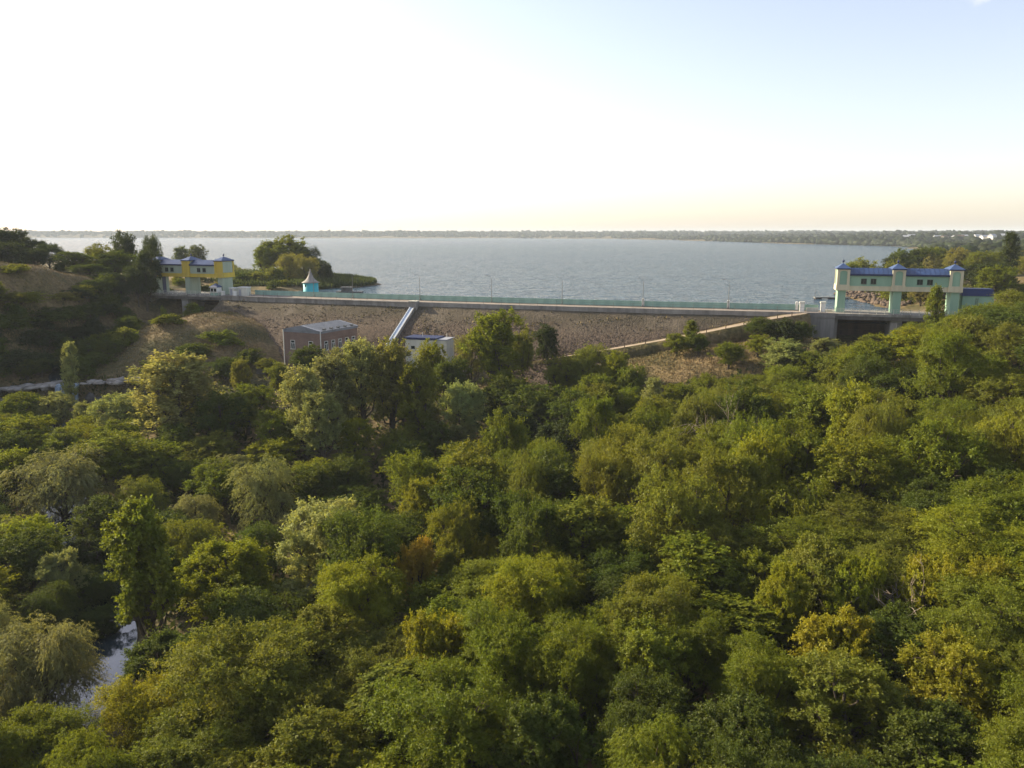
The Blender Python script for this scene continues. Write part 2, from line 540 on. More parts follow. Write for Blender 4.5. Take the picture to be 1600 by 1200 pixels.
def ground_z(x, y):
    x, y = np.atleast_1d(np.asarray(x, float)), np.atleast_1d(np.asarray(y, float))
    zd = tps(x, y)
    # upstream of the crest: banks and the lake bed
    dl, dr = xl(y) - x, x - xr(y)
    dl, dr = np.minimum(dl, 600), np.minimum(dr, 2500)
    s_l = np.clip(dl, -30, None)
    zl = np.where(dl > 0, 0.3 + 1.0 * (1 - np.exp(-np.clip(dl, 0, None) / 6)) + 0.1 * np.clip(dl - 25, 0, 95), 0.3 + 0.12 * s_l)
    zl = np.where((y > 300) & (dl > 0), 0.3 + 1.2 * (1 - np.exp(-np.clip(dl, 0, None) / 6)), zl)
    far = np.clip((y - 900) / 800, 0, 1)
    rise = 0.075 * (1 - far) + 0.024 * far
    cap = np.interp(y, [0, 300, 900, 2500, 4000, 5000, 6500], [7, 5, 10, 18, 16, 22, 26])
    zr = np.where(dr > 0, 0.3 + np.minimum(rise * np.clip(dr, 0, None), cap) + 0.9 * (1 - np.exp(-np.clip(dr, 0, None) / 6)), 0.3 + 0.12 * np.clip(dr, -30, None))
    zr = np.where(y > 4300, 0.5 + np.interp(dr, [0, 300, 900, 2500], [0, 5, 13, 22]) * np.clip((y - 4300) / 500, 0, 1) + np.where(dr > 0, 0, 0.12 * np.clip(dr, -30, 0)), zr)
    zu = np.maximum(zl, zr)
    t = np.clip((y - crest_y(x)) / 8.0, 0, 1)
    t = t * t * (3 - 2 * t)
    # away from the dam itself the banks run through
    z = zd * (1 - t) + zu * t
    far_out = np.clip((np.abs(x) - 190) / 200, 0, 1) + np.clip((-y - 60) / 300, 0, 1)
    z = z + np.clip(far_out, 0, 1) * (wob(x * 0.02, y * 0.02) * 6)
    return z + wob(x, y) * np.where(zu < 0, 1 - t, 1)

RIVER = [(-98, 168), (-88, 148), (-68, 118), (-47, 85), (-38, 55), (-32, 25), (-30, -30)]
SIDE = [(12, 162), (-4, 142), (-16, 123), (-29, 94), (-41, 82)]
def line_dist(x, y, pts):
    best = np.full(np.shape(x), 1e9)
    for (x0, y0), (x1, y1) in zip(pts[:-1], pts[1:]):
        t = np.clip(((x - x0) * (x1 - x0) + (y - y0) * (y1 - y0)) / ((x1 - x0) ** 2 + (y1 - y0) ** 2), 0, 1)
        best = np.minimum(best, np.hypot(x - x0 - t * (x1 - x0), y - y0 - t * (y1 - y0)))
    return best
ground_uncut = ground_z
def ground_z(x, y):
    x, y = np.atleast_1d(np.asarray(x, float)), np.atleast_1d(np.asarray(y, float))
    z = ground_uncut(x, y)
    m = (np.abs(x) < 130) & (y > -40) & (y < 180)
    if m.any():
        z[m] -= 1.3 * np.exp(-(line_dist(x[m], y[m], RIVER) / 3.2) ** 2) + 0.9 * np.exp(-(line_dist(x[m], y[m], SIDE) / 2.0) ** 2)
    return z

def gz(x, y):
    return float(ground_z(x, y)[0])

def axis(lo, hi, step, far_lo, far_hi, g=1.13):
    a = list(np.arange(lo, hi + step, step))
    s, p = step, a[-1]
    while p < far_hi:
        s *= g
        p += s
        a.append(p)
    s, p, b = step, lo, []
    while p > far_lo:
        s *= g
        p -= s
        b.append(p)
    return np.array(b[::-1] + a)
gx, gy = axis(-150, 150, 2.0, -9000, 9000), axis(-10, 345, 2.0, -2500, 9500)
GX, GY = np.meshgrid(gx, gy)
GZ = np.concatenate([ground_z(GX[i], GY[i]) for i in range(len(gy))]).reshape(GX.shape)
nx, ny = len(gx), len(gy)
idx = np.arange(nx * ny).reshape(ny, nx)
gf = np.stack([idx[:-1, :-1], idx[:-1, 1:], idx[1:, 1:], idx[1:, :-1]], -1).reshape(-1, 4)
ground = link('ground', mesh_np('ground', np.stack([GX, GY, GZ], -1).reshape(-1, 3), gf, M['ground'], smooth=True))
tag(ground, kind='structure')

# lake: one sheet, cut along the upstream side of the dam
lx = np.concatenate([np.linspace(-9000, -120, 8), np.linspace(-100, 110, 43), np.linspace(130, 9000, 8)])
lv, lf = [], []
for i, x in enumerate(lx):
    y0 = float(crest_y(np.clip(x, -130, 130))) + 2.0
    for j, y in enumerate([y0, 300, 600, 1500, 3000, 5500]):
        lv.append((x, y, 0.0))
for i in range(len(lx) - 1):
    for j in range(5):
        a = i * 6 + j
        lf.append((a, a + 6, a + 7, a + 1))
lake = link('lake', mesh_np('lake', lv, lf, M['lake']))
tag(lake, kind='structure')

def ribbon(name, pts, widths, mat, dz=0.0, flat=True, n_cross=6, kind='structure'):
    pts = np.array(pts, float)
    t = np.linspace(0, len(pts) - 1, (len(pts) - 1) * 8 + 1)
    c = np.stack([np.interp(t, range(len(pts)), pts[:, k]) for k in range(3)], 1)
    for _ in range(6):
        c[1:-1] = (c[:-2] + 2 * c[1:-1] + c[2:]) / 4
    w = np.interp(t, range(len(pts)), widths)
    d = np.gradient(c[:, :2], axis=0)
    d /= np.linalg.norm(d, axis=1, keepdims=True)
    nrm = np.stack([-d[:, 1], d[:, 0]], 1)
    V, Fq = [], []
    for i in range(len(c)):
        for j in range(n_cross + 1):
            s = (j / n_cross - 0.5) * w[i]
            V.append((c[i, 0] + nrm[i, 0] * s, c[i, 1] + nrm[i, 1] * s, c[i, 2] + dz))
    for i in range(len(c) - 1):
        for j in range(n_cross):
            a = i * (n_cross + 1) + j
            Fq.append((a, a + 1, a + n_cross + 2, a + n_cross + 1))
    o = link(name, mesh_np(name, V, Fq, mat, smooth=True))
    return tag(o, kind=kind), c, w, nrm

def densify(pts, n):
    t = np.linspace(0, len(pts) - 1, n)
    return list(zip(np.interp(t, range(len(pts)), [p[0] for p in pts]), np.interp(t, range(len(pts)), [p[1] for p in pts])))
def water_line(pts, n, depth):
    d = densify(pts, n)
    z = np.minimum.accumulate(np.array([float(ground_uncut(a, b)[0]) for a, b in d]) - depth)
    return [(a, b, c) for (a, b), c in zip(d, z)]
ribbon('river', water_line(RIVER, 25, 0.4), list(np.interp(np.linspace(0, 6, 25), range(7), [8, 7, 7, 8, 8, 8, 9])), M['river'])
ribbon('stream', water_line(SIDE, 17, 0.4), [3.0] * 17, M['river'])
ribbon('spillway_channel', [(-100, 230, -6.4), (-110, 214, -8.4), (-111, 200, -10.9), (-107, 187, -13.0), (-99.5, 176.5, -13.3)], [8, 7, 6, 5, 4.5], M['river'])

# ------------------------------------------------------------------ haze
hm = bpy.data.materials.new('haze')
hm.use_nodes = True
hn = hm.node_tree.nodes
hn.remove(hn['Principled BSDF'])
pv = hn.new('ShaderNodeVolumePrincipled')
pv.inputs['Color'].default_value = (0.80, 0.88, 0.96, 1)
pv.inputs['Density'].default_value = 1.0e-4
pv.inputs['Anisotropy'].default_value = 0.0
hm.node_tree.links.new(pv.outputs[0], hn['Material Output'].inputs['Volume'])
haze = MB().box(-11500, 11500, -4500, 11500, -45, 80).build('haze', hm)
tag(haze, kind='stuff')

def solve(u, v, h):
    """nearest spot where a plant of height h has its top on this line of sight"""
    ys = np.arange(28, 235, 0.5)
    dx, dy, dz = ray(u, v)
    X, Z = dx / dy * ys, CAM_Z + dz / dy * ys
    hh = Z - ground_z(X, ys)
    ok = np.where(hh <= h)[0]
    i = ok[0] if len(ok) else len(ys) - 1
    return X[i], ys[i]

# ------------------------------------------------------------------ the dam
xs = np.linspace(-82.5, 73.2, 105)
CY = crest_y(xs)
tang = np.gradient(np.stack([xs, CY], 1), axis=0)
tang /= np.linalg.norm(tang, axis=1, keepdims=True)
nrmU = np.stack([-tang[:, 1], tang[:, 0]], 1)            # upstream
def off(i, d, z):
    return (xs[i] + nrmU[i, 0] * d, CY[i] + nrmU[i, 1] * d, z)
def sweep(prof, i0=0, i1=None, closed=True):
    """profile (d, z) swept along the crest"""
    i1 = len(xs) - 1 if i1 is None else i1
    b = MB()
    k = len(prof)
    v = [off(i, d, z) for i in range(i0, i1 + 1) for d, z in prof]
    f = []
    for i in range(i1 - i0):
        for j in range(k if closed else k - 1):
            a, c = i * k + j, i * k + (j + 1) % k
            f.append((a, c, c + k, a + k))
    if closed:
        f.append(tuple(range(k)))
        f.append(tuple(range((i1 - i0) * k, (i1 - i0) * k + k))[::-1])
    return b.add(v, f)
dam = thing('dam', 'long low stone-faced dam holding back the lake between the two gatehouses', 'dam', (0, 0, 0))
sweep([(-3.2, DECK - 0.25), (-3.2, -3), (3.4, -4), (3.4, DECK - 0.25)]).build('core', M['concrete'], dam)
sweep([(-3.0, DECK - 0.247), (3.1, DECK - 0.247), (3.1, DECK), (-3.0, DECK)]).build('crest_road', M['asphalt'], dam)
sweep([(3.1, DECK - 0.25), (3.5, DECK - 0.25), (3.5, DECK + 0.16), (3.1, DECK + 0.16)]).build('kerb', M['concrete'], dam)
sweep([(-3.35, DECK - 0.95), (-3.0, DECK - 0.95), (-3.0, DECK + 0.14), (-3.35, DECK + 0.14)]).build('edge_beam', M['concrete'], dam)
# sloping downstream face, uneven
rows = 40
fv, ff = [], []
r2 = np.random.default_rng(3)
SLOPE_D = np.linspace(-3.3, -27, rows)
def face_z(d):
    return DECK - 0.9 - (-d - 3.3) * 0.62
NF = 420
fx = np.linspace(xs[0], 61.5, NF)
fy = crest_y(fx)
fn = np.stack([np.interp(fx, xs, nrmU[:, k]) for k in (0, 1)], 1)
lump = r2.normal(0, 0.035, (NF, rows))
for i in range(NF):
    for j in range(rows):
        big = 0.22 * math.sin(fx[i] * 0.21 + j * 0.3) * math.sin(fx[i] * 0.083 + 1)
        fv.append((fx[i] + fn[i, 0] * SLOPE_D[j], fy[i] + fn[i, 1] * SLOPE_D[j], face_z(SLOPE_D[j]) + (lump[i, j] + big) * (0.4 if j < 10 else 1.0)))
for i in range(NF - 1):
    for j in range(rows - 1):
        a = i * rows + j
        ff.append((a, a + 1, a + rows + 1, a + rows))
def dam_face_mat():
    m, n, l, b = new_mat('dam_face_stone')
    g = n.new('ShaderNodeNewGeometry')
    sx = n.new('ShaderNodeSeparateXYZ')
    l.new(g.outputs['Position'], sx.inputs[0])
    vz = n.new('ShaderNodeTexVoronoi')
    vz.inputs['Scale'].default_value = 2.6
    l.new(g.outputs['Position'], vz.inputs[0])
    nz = n.new('ShaderNodeTexNoise')
    nz.inputs['Scale'].default_value = 0.12
    nz.inputs['Detail'].default_value = 9
    nz.inputs['Roughness'].default_value = 0.7
    l.new(g.outputs['Position'], nz.inputs[0])
    stone = ramp(n, [(0.0, (0.055, 0.041, 0.031)), (0.5, (0.10, 0.074, 0.055)), (1.0, (0.155, 0.116, 0.086))])
    l.new(vz.outputs['Color'], stone.inputs[0])
    turf = ramp(n, [(0.32, (0.05, 0.046, 0.03)), (0.5, (0.09, 0.074, 0.052)), (0.68, (0.15, 0.122, 0.09))])
    l.new(nz.outputs[0], turf.inputs[0])
    md = n.new('ShaderNodeMath'); md.operation = 'MULTIPLY_ADD'
    md.inputs[1].default_value = 9.0
    l.new(nz.outputs[0], md.inputs[0]); l.new(sx.outputs[2], md.inputs[2])
    mr = n.new('ShaderNodeMapRange')
    mr.inputs[1].default_value, mr.inputs[2].default_value = 1.2, 4.2
    l.new(md.outputs[0], mr.inputs[0])
    mx = n.new('ShaderNodeMixRGB')
    l.new(mr.outputs[0], mx.inputs[0]); l.new(stone.outputs[0], mx.inputs[1]); l.new(turf.outputs[0], mx.inputs[2])
    l.new(mx.outputs[0], b.inputs['Base Color'])
    b.inputs['Roughness'].default_value = 0.95
    set_spec(b, 0.1)
    bp = n.new('ShaderNodeBump'); bp.inputs['Strength'].default_value = 0.4; bp.inputs['Distance'].default_value = 0.3
    l.new(vz.outputs['Distance'], bp.inputs['Height']); bp.invert = True
    l.new(bp.outputs[0], b.inputs['Normal'])
    return m
M['dam_face'] = dam_face_mat()
link('stone_face', mesh_np('stone_face', fv, ff, M['dam_face']), dam)

def rocks_mesh(name, P, S, mat, seed=1, flat=0.75):
    """many small angular stones in one mesh"""
    r = np.random.default_rng(seed)
    t = (1 + 5 ** 0.5) / 2
    bv = np.array([(-1, t, 0), (1, t, 0), (-1, -t, 0), (1, -t, 0), (0, -1, t), (0, 1, t), (0, -1, -t), (0, 1, -t), (t, 0, -1), (t, 0, 1), (-t, 0, -1), (-t, 0, 1)], float) / 1.9
    bf = np.array([(0, 11, 5), (0, 5, 1), (0, 1, 7), (0, 7, 10), (0, 10, 11), (1, 5, 9), (5, 11, 4), (11, 10, 2), (10, 7, 6), (7, 1, 8), (3, 9, 4), (3, 4, 2), (3, 2, 6), (3, 6, 8), (3, 8, 9), (4, 9, 5), (2, 4, 11), (6, 2, 10), (8, 6, 7), (9, 8, 1)])
    n = len(P)
    j = 1 + r.normal(0, 0.22, (n, 12, 1))
    sc = S[:, None, None] * (0.6 + 0.8 * r.random((n, 1, 3))) * np.array([1, 1, flat])
    a = r.random(n) * 6.28
    v = bv[None] * j * sc
    c, s = np.cos(a)[:, None], np.sin(a)[:, None]
    v = np.stack([v[..., 0] * c - v[..., 1] * s, v[..., 0] * s + v[..., 1] * c, v[..., 2]], -1) + P[:, None, :]
    f = (bf[None] + 12 * np.arange(n)[:, None, None]).reshape(-1, 3)
    return mesh_np(name, v.reshape(-1, 3), f, mat)
n_r = 11000
ti, dj = r2.random(n_r) * (NF - 1), -3.3 - 23.0 * r2.beta(2.4, 1.25, n_r)
rx, ry = np.interp(ti, range(NF), fx), np.interp(ti, range(NF), fy)
nxr, nyr = np.interp(ti, range(NF), fn[:, 0]), np.interp(ti, range(NF), fn[:, 1])
RP = np.stack([rx + nxr * dj, ry + nyr * dj, DECK - 0.9 - (-dj - 3.3) * 0.62 + 0.05], 1)
tag(link('riprap', rocks_mesh('riprap', RP, 0.07 + 0.11 * r2.random(n_r), M['riprap']), dam), kind='stuff')

# weeds rooted between the stones, in patches
n_w = 5200
wi, wd = r2.random(n_w) * (NF - 1), -3.6 - 22.5 * r2.random(n_w)
wx, wy = np.interp(wi, range(NF), fx), np.interp(wi, range(NF), fy)
patch = np.sin(wx * 0.33 + np.sin(wd * 0.5) * 2) * np.cos(wd * 0.41 + wx * 0.11) + 0.35 * r2.normal(size=n_w)
kw = patch > 0.42
wx, wy, wd, wi = wx[kw] + np.interp(wi[kw], range(NF), fn[:, 0]) * wd[kw], wy[kw] + np.interp(wi[kw], range(NF), fn[:, 1]) * wd[kw], wd[kw], wi[kw]
nw = len(wx)
wD = np.stack([r2.normal(0, 0.5, nw), r2.normal(0, 0.5, nw), np.ones(nw)], 1)
wD /= np.linalg.norm(wD, axis=1, keepdims=True)
wN = r2.normal(size=(nw, 3))
wS = np.cross(wD, wN); wS /= np.linalg.norm(wS, axis=1, keepdims=True)
wP = np.stack([wx, wy, face_z(wd) - 0.05], 1)
wl_, ww_ = (0.25 + 0.45 * r2.random(nw))[:, None], (0.10 + 0.16 * r2.random(nw))[:, None]
wv = np.stack([wP, wP + wD * wl_ * 0.5 + wS * ww_, wP + wD * wl_, wP + wD * wl_ * 0.5 - wS * ww_], 1).reshape(-1, 3)
wt = np.ones((nw * 4, 4), np.float32)
wt[:, 0] = np.repeat(np.clip(0.25 + 0.4 * r2.random(nw), 0, 1), 4)
tag(link('weeds', mesh_np('weeds', wv, np.arange(nw * 4).reshape(-1, 4), M['blade'], wt), dam), kind='stuff')

# retaining wall under the crest near the far gatehouse, in bays
rw = thing('retaining_wall', 'grey concrete retaining wall with upright ribs beneath the far end of the crest', 'wall', (0, 0, 0))
sweep([(-3.75, DECK - 2.3), (-3.36, DECK - 2.3), (-3.36, DECK - 0.1), (-3.75, DECK - 0.1)], 0, 38).build('wall_face', M['concrete'], rw)
sweep([(-3.95, DECK - 0.095), (-3.37, DECK - 0.095), (-3.37, DECK + 0.1), (-3.95, DECK + 0.1)], 0, 38).build('coping', M['concrete'], rw)
for i in range(0, 39, 2):
    x, y, z = off(i, -3.86, 0)
    b = MB().box(x - 0.12, x + 0.12, y - 0.1, y + 0.1, DECK - 2.3, DECK - 0.1).build('rib', M['concrete'], rw)

# turquoise railing along the upstream edge: posts and solid panels
rail = thing('railing', 'long turquoise panel railing along the lake edge of the dam', 'railing', (0, 0, 0))
step = 2
for i in range(4, len(xs) - 3, step):
    a, c = np.array(off(i, 3.0, 0)), np.array(off(i + step, 3.0, 0))
    d = (c - a) / np.linalg.norm(c - a)
    ang = math.atan2(d[1], d[0])
    L = np.linalg.norm(c - a)
    if i == 4:
        pm = MB().box(0.07, L - 0.07, -0.03, 0.03, DECK + 0.12, DECK + 1.32)
        pm.box(0.07, L - 0.07, -0.06, 0.06, DECK + 1.323, DECK + 1.42)
        pm = pm.mesh('panel', M['rail_green'])
        qm = MB().box(-0.08, 0.06, -0.07, 0.07, DECK, DECK + 1.5).mesh('post', M['rail_green'])
    for nm, me in (('panel', pm), ('post', qm)):
        o = link(nm, me, rail)
        o.location = (a[0], a[1], 0)
        o.rotation_euler = (0, 0, ang)
# thin guard fence on the downstream edge
gf2 = thing('guard_fence', 'thin dark wire fence along the downstream edge of the crest', 'fence', (0, 0, 0))
pm = MB().tube([(0, 0, DECK), (0, 0, DECK + 1.25)], 0.05, 5).mesh('post', M['steel'])
for i in range(6, len(xs) - 2, 3):
    o = link('post', pm, gf2)
    o.location = off(i, -3.17, 0.14)
for h in (0.55, 1.15):
    b = MB()
    b.tube([off(i, -3.17, DECK + h + 0.1) for i in range(6, len(xs) - 2)], 0.018, 4)
    b.build('wire', M['steel'], gf2)

# lamp posts
def crest_i(u):
    best = min(range(len(xs)), key=lambda i: abs(project(*off(i, 2.6, DECK))[0] - u))
    return best
LAMPS = [(487, 'lamp post beside the round turquoise kiosk'), (552, 'lamp post standing in front of the moored barge'), (655, 'lamp post directly above the pale sloping chute'),
         (765, 'second lamp post from the chute, above the tall poplar'), (878, 'lamp post above the small dark round tree on the dam face'),
         (1002, 'lamp post with a white marker at its foot, midway to the near gatehouse'), (1133, 'last lamp post on the crest before the near gatehouse')]
for u, lab in LAMPS:
    x, y, z = off(crest_i(u), 2.6, DECK)
    t = thing('lamp_post', 'slim grey ' + lab, 'lamp post', (x, y, DECK), R(-20), 'lamp posts along the crest')
    MB().lathe([(0.16, 0), (0.16, 0.5), (0.08, 0.6), (0.055, 6.0)], 8).build('pole', M['steel'], t)
    MB().tube([(0, 0, 5.9), (-0.15, 0, 6.5), (-0.6, 0, 6.9), (-1.3, 0, 7.0)], 0.04, 5).build('arm', M['steel'], t)
    MB().frustum(-1.75, -1.2, -0.13, 0.13, 6.9, 7.06, 0.08, 0.04).build('lamp_head', M['lamp'], t)
for u, lab in ((1002, 'small white marker block on the railing under a lamp post'), (1134, 'small white marker block on the railing by the ramp top'), (1241, 'small white marker block on the railing closest to the white gate piers')):
    x, y, z = off(crest_i(u), 3.0, DECK)
    t = thing('marker_block', lab, 'marker', (x, y, DECK), R(-16), 'white marker blocks on the railing')
    MB().box(-0.3, 0.3, -0.28, 0.28, 0.17, 1.9).build('block', M['white'], t)
    MB().frustum(-0.36, 0.36, -0.34, 0.34, 1.903, 2.1, 0.25, 0.22).build('cap', M['white'], t)

# white gate piers and low wall at the near end of the crest
for u, lab in ((1258, 'white gate pier at the end of the turquoise railing'), (1291, 'white gate pier close to the mint gatehouse leg')):
    x, y, z = at_z(u, 488, DECK)
    y += 2.2
    t = thing('gate_pier', lab, 'gate pier', (x, y, DECK), R(-16), 'white gate piers')
    MB().box(-0.5, 0.5, -0.5, 0.5, 0, 1.9).build('shaft', M['white'], t)
    MB().frustum(-0.68, 0.68, -0.68, 0.68, 1.903, 2.25, 0.12, 0.12).build('cap', M['offwhite'], t)
xa, ya, _ = at_z(1262, 488, DECK); xb, yb, _ = at_z(1287, 488, DECK)
t = thing('low_wall', 'low white wall between the two gate piers', 'wall', ((xa + xb) / 2, (ya + yb) / 2 + 2.2, DECK), R(-16))
MB().box(-1.35, 1.35, -0.15, 0.15, 0, 0.75).build('wall_body', M['offwhite'], t)
MB().box(-1.38, 1.38, -0.2, 0.2, 0.753, 0.85).build('coping', M['white'], t)

# ------------------------------------------------------------------ gatehouses
def gatehouse(name, label, loc, rz, L, wall, trim, band, leg, tower_mid, side_mat=None):
    """hoist house on wall-like legs: three towers, two bays, blue roofs"""
    t = thing(name, label, 'gatehouse', loc, rz)
    D = 5.0
    tw = 2.6
    bays = [(tw, L / 2 - tw / 2), (L / 2 + tw / 2, L - tw)]
    for x0 in (0.35, L / 2 - 0.85, L - 2.05):
        MB().box(x0, x0 + 1.7, 0.25, D - 0.25, 0, 5.0).build('leg', leg, t)
    for (x0, x1) in bays:
        w = MB().box(x0, x1, 0.15, D - 0.15, 5.9, 8.35).build('wall', wall, t)
        MB().box(x0, x1, 0.05, D - 0.05, 5.0, 5.9).build('base_band', band, t)
        MB().box(x0, x1, -0.02, D + 0.02, 5.903, 6.05).build('string_course', trim, t)
        rf = MB().gable(x0 - 0.02, x1 + 0.02, -0.2, D + 0.2, 8.75, 10.0).build('roof', M['blue_roof'], t)
        MB().box(x0, x1, -0.22, D + 0.22, 8.353, 8.747).build('fascia', M['navy'], t)
        nseam = int((x1 - x0) / 0.9)
        for k in range(1, nseam):
            xx = x0 + (x1 - x0) * k / nseam
            MB().add([(xx - .02, -0.2, 8.76), (xx + .02, -0.2, 8.76), (xx + .02, D / 2, 10.01), (xx - .02, D / 2, 10.01),
                      (xx - .02, -0.2, 8.82), (xx + .02, -0.2, 8.82), (xx + .02, D / 2, 10.07), (xx - .02, D / 2, 10.07)],
                     [(0, 3, 2, 1), (4, 5, 6, 7), (0, 1, 5, 4), (1, 2, 6, 5), (2, 3, 7, 6), (3, 0, 4, 7)]).build('seam', M['blue_roof'], rf)
        xm = (x0 + x1) / 2 - 0.4
        for dx in (-1.0, 1.0):
            wi = MB().box(xm + dx - 0.56, xm + dx + 0.56, 0.09, 0.147, 6.55, 7.65).build('window', M['glass'], t)
            fr = MB()
            fr.box(xm + dx - 0.62, xm + dx + 0.62, 0.04, 0.143, 7.653, 7.72)
            fr.box(xm + dx - 0.66, xm + dx + 0.66, 0.0, 0.143, 6.46, 6.547)
            fr.box(xm + dx - 0.03, xm + dx + 0.03, 0.06, 0.087, 6.55, 7.65)
            fr.build('frame', M['steel'], wi)
    for k, x0 in enumerate((0.0, L / 2 - tw / 2, L - tw)):
        x1 = x0 + tw
        # tower: base block, recessed shaft with corner pilasters, arch head, cap
        tb = MB().box(x0 - 0.12, x1 + 0.12, -0.32, D + 0.32, 5.004, 6.3).build('tower_base', band, t)
        MB().box(x0 + 0.12, x1 - 0.12, -0.1, D + 0.1, 6.303, 9.7).build('tower_shaft', tower_mid, t)
        for (px, py) in ((x0 - 0.02, -0.25), (x1 - 0.53, -0.25), (x0 - 0.02, D - 0.3), (x1 - 0.53, D - 0.3)):
            MB().box(px, px + 0.55, py, py + 0.55, 6.303, 9.7).build('pilaster', trim, t)
        if side_mat:
            for xx0, xx1 in ((x0 + 0.06, x0 + 0.117), (x1 - 0.117, x1 - 0.06)):
                MB().box(xx0, xx1, 0.4, D - 0.4, 6.4, 9.6).build('side_panel', side_mat, t)
        ar = MB()
        n = 10
        for side in (-0.24, ):
            pts = []
            for i in range(n + 1):
                a = math.pi * i / n
                pts.append(((x0 + x1) / 2 - math.cos(a) * (tw / 2 - 0.55), 9.0 + math.sin(a) * 0.45))
            poly = [(p[0], side, p[1]) for p in pts] + [(x1 - 0.5, side, 9.69), (x0 + 0.5, side, 9.69)]
            k2 = len(poly)
            back = [(p[0], 0.0, p[2]) for p in poly]
            fcs = []
            for i in range(k2):
                j = (i + 1) % k2
                fcs.append((i, j, j + k2, i + k2))
            ar.add(poly + back, fcs)
            for i in range(n):
                ar.add([poly[i], poly[i + 1], (poly[i + 1][0], side, 9.69), (poly[i][0], side, 9.69)], [(0, 1, 2, 3)])
        ar.build('arch_head', trim, t)
        MB().box(x0 - 0.2, x1 + 0.2, -0.4, D + 0.4, 9.703, 9.95).build('cornice', M['navy'], t)
        ap = ((x0 + x1) / 2, D / 2)
        rt = MB().frustum(x0 - 0.28, x1 + 0.28, -0.48, D + 0.48, 9.953, 11.0, tw / 2 + 0.2, D / 2 + 0.2).build('tower_roof', M['blue_roof'], t)
        MB().lathe([(0.09, 10.95), (0.07, 11.2), (0.22, 11.32), (0.28, 11.5), (0.2, 11.68), (0.06, 11.78), (0.03, 12.15)], 10, ap).build('finial', M['navy'], rt)
    return t

LG_A, RG_A = R(-20.0), R(-16.6)
LG_L, RG_L = 26.3, 25.5
lg_o = (-84.5 - LG_L * math.cos(LG_A), 236.5 - LG_L * math.sin(LG_A), DECK)
rg_o = (73.6, 183.2, DECK)
gatehouse('gatehouse', 'yellow-banded gatehouse with blue roofs at the far end of the dam', lg_o, LG_A, LG_L, M['pale_mint'], M['yellow'], M['yellow'], M['pale_mint'], M['yellow'], M['pale_mint'])
gatehouse('gatehouse', 'mint green gatehouse with cream trim and blue roofs at the near end of the dam', rg_o, RG_A, RG_L, M['mint'], M['cream'], M['cream'], M['mint'], M['mint'])

def spillway(label, loc, rz, L, depth, rail_label):
    t = thing('spillway', label, 'spillway', loc, rz)
    MB().box(-2.0, L + 2.0, -2.6, 8.0, -0.55, -0.02).build('deck', M['concrete'], t)
    MB().box(-1.6, L + 1.6, -2.3, -1.5, -1.35, -0.553).build('girder', M['dark_concrete'], t)
    MB().box(-1.6, L + 1.6, 4.2, 5.2, -1.35, -0.553).build('girder', M['dark_concrete'], t)
    for x0, w in ((-2.4, 3.0), (L / 2 - 1.2, 2.4), (L - 0.6, 3.0)):
        p = MB().box(x0, x0 + w, -1.45, 8.2, -depth, -0.56)
        p.add([(x0, -1.45, -depth), (x0 + w, -1.45, -depth), (x0 + w / 2, -2.6, -depth), (x0, -1.45, -1.9), (x0 + w, -1.45, -1.9), (x0 + w / 2, -2.6, -1.9)],
              [(0, 2, 5, 3), (2, 1, 4, 5), (3, 5, 4)]) if 0 < x0 < L - 3 else None
        p.build('pier', M['concrete'], t)
    for x0, x1 in ((0.62, L / 2 - 1.22), (L / 2 + 1.22, L - 0.62)):
        g = MB().box(x0, x1, 5.6, 6.0, -depth, -0.6).build('gate_leaf', M['rust'], t)
        for z in np.arange(-depth + 0.8, -1.0, 1.2):
            MB().box(x0 + 0.05, x1 - 0.05, 5.3, 5.597, z, z + 0.25).build('stiffener', M['rust'], g)
    rl = thing('bridge_railing', rail_label, 'railing', loc, rz)
    n = int(L / 1.6)
    pm = MB().box(-0.05, 0.05, -0.05, 0.05, -0.02, 1.15).mesh('post', M['offwhite'])
    for k in range(n + 3):
        o = link('post', pm, rl)
        o.location = (-1.9 + (L + 3.8) * k / (n + 2), -2.45, 0)
    for z in (0.35, 0.75, 1.1):
        MB().box(-1.9, L + 1.9, -2.48, -2.42, z, z + 0.05).build('rail_bar', M['offwhite'], rl)
    pm = MB().box(-0.015, 0.015, -0.02, 0.02, 0.4, 1.1).mesh('baluster', M['offwhite'])
    for k in range(int((L + 3.6) / 0.55)):
        o = link('baluster', pm, rl)
        o.location = (-1.8 + k * 0.55, -2.45, 0)
    return t
spillway('concrete spillway with two dark openings under the yellow-banded gatehouse', lg_o, LG_A, LG_L, 10.0, 'thin pale railing on the bridge deck of the yellow-banded gatehouse')
spillway('concrete spillway bridge with dark opening under the mint green gatehouse', rg_o, RG_A, RG_L, 9.0, 'thin pale railing on the bridge deck of the mint green gatehouse')

def local(o, a, p):
    return (o[0] + p[0] * math.cos(a) - p[1] * math.sin(a), o[1] + p[0] * math.sin(a) + p[1] * math.cos(a), o[2] + p[2])

# wing wall joining the near spillway to the dam
t = thing('wing_wall', 'grey blockwork wing wall beside the near spillway opening', 'wall', rg_o, RG_A)
for k in range(7):
    z = -9 + k * 1.2
    for q in range(5):
        x0 = -14.0 + q * 2.4 - (0.5 if k % 2 else 0)
        MB().box(x0 + 0.02, x0 + 2.38, -2.2 - 0.05 * ((k * 3 + q) % 3), -0.5, z + 0.02, z + 1.18).build('block', M['concrete'], t)
MB().box(-14.4, -2.42, -2.1, -0.3, -9, -0.58).build('backing', M['dark_concrete'], t)
MB().box(-14.5, -2.2, -2.5, -0.4, -0.575, -0.2).build('coping', M['concrete'], t)

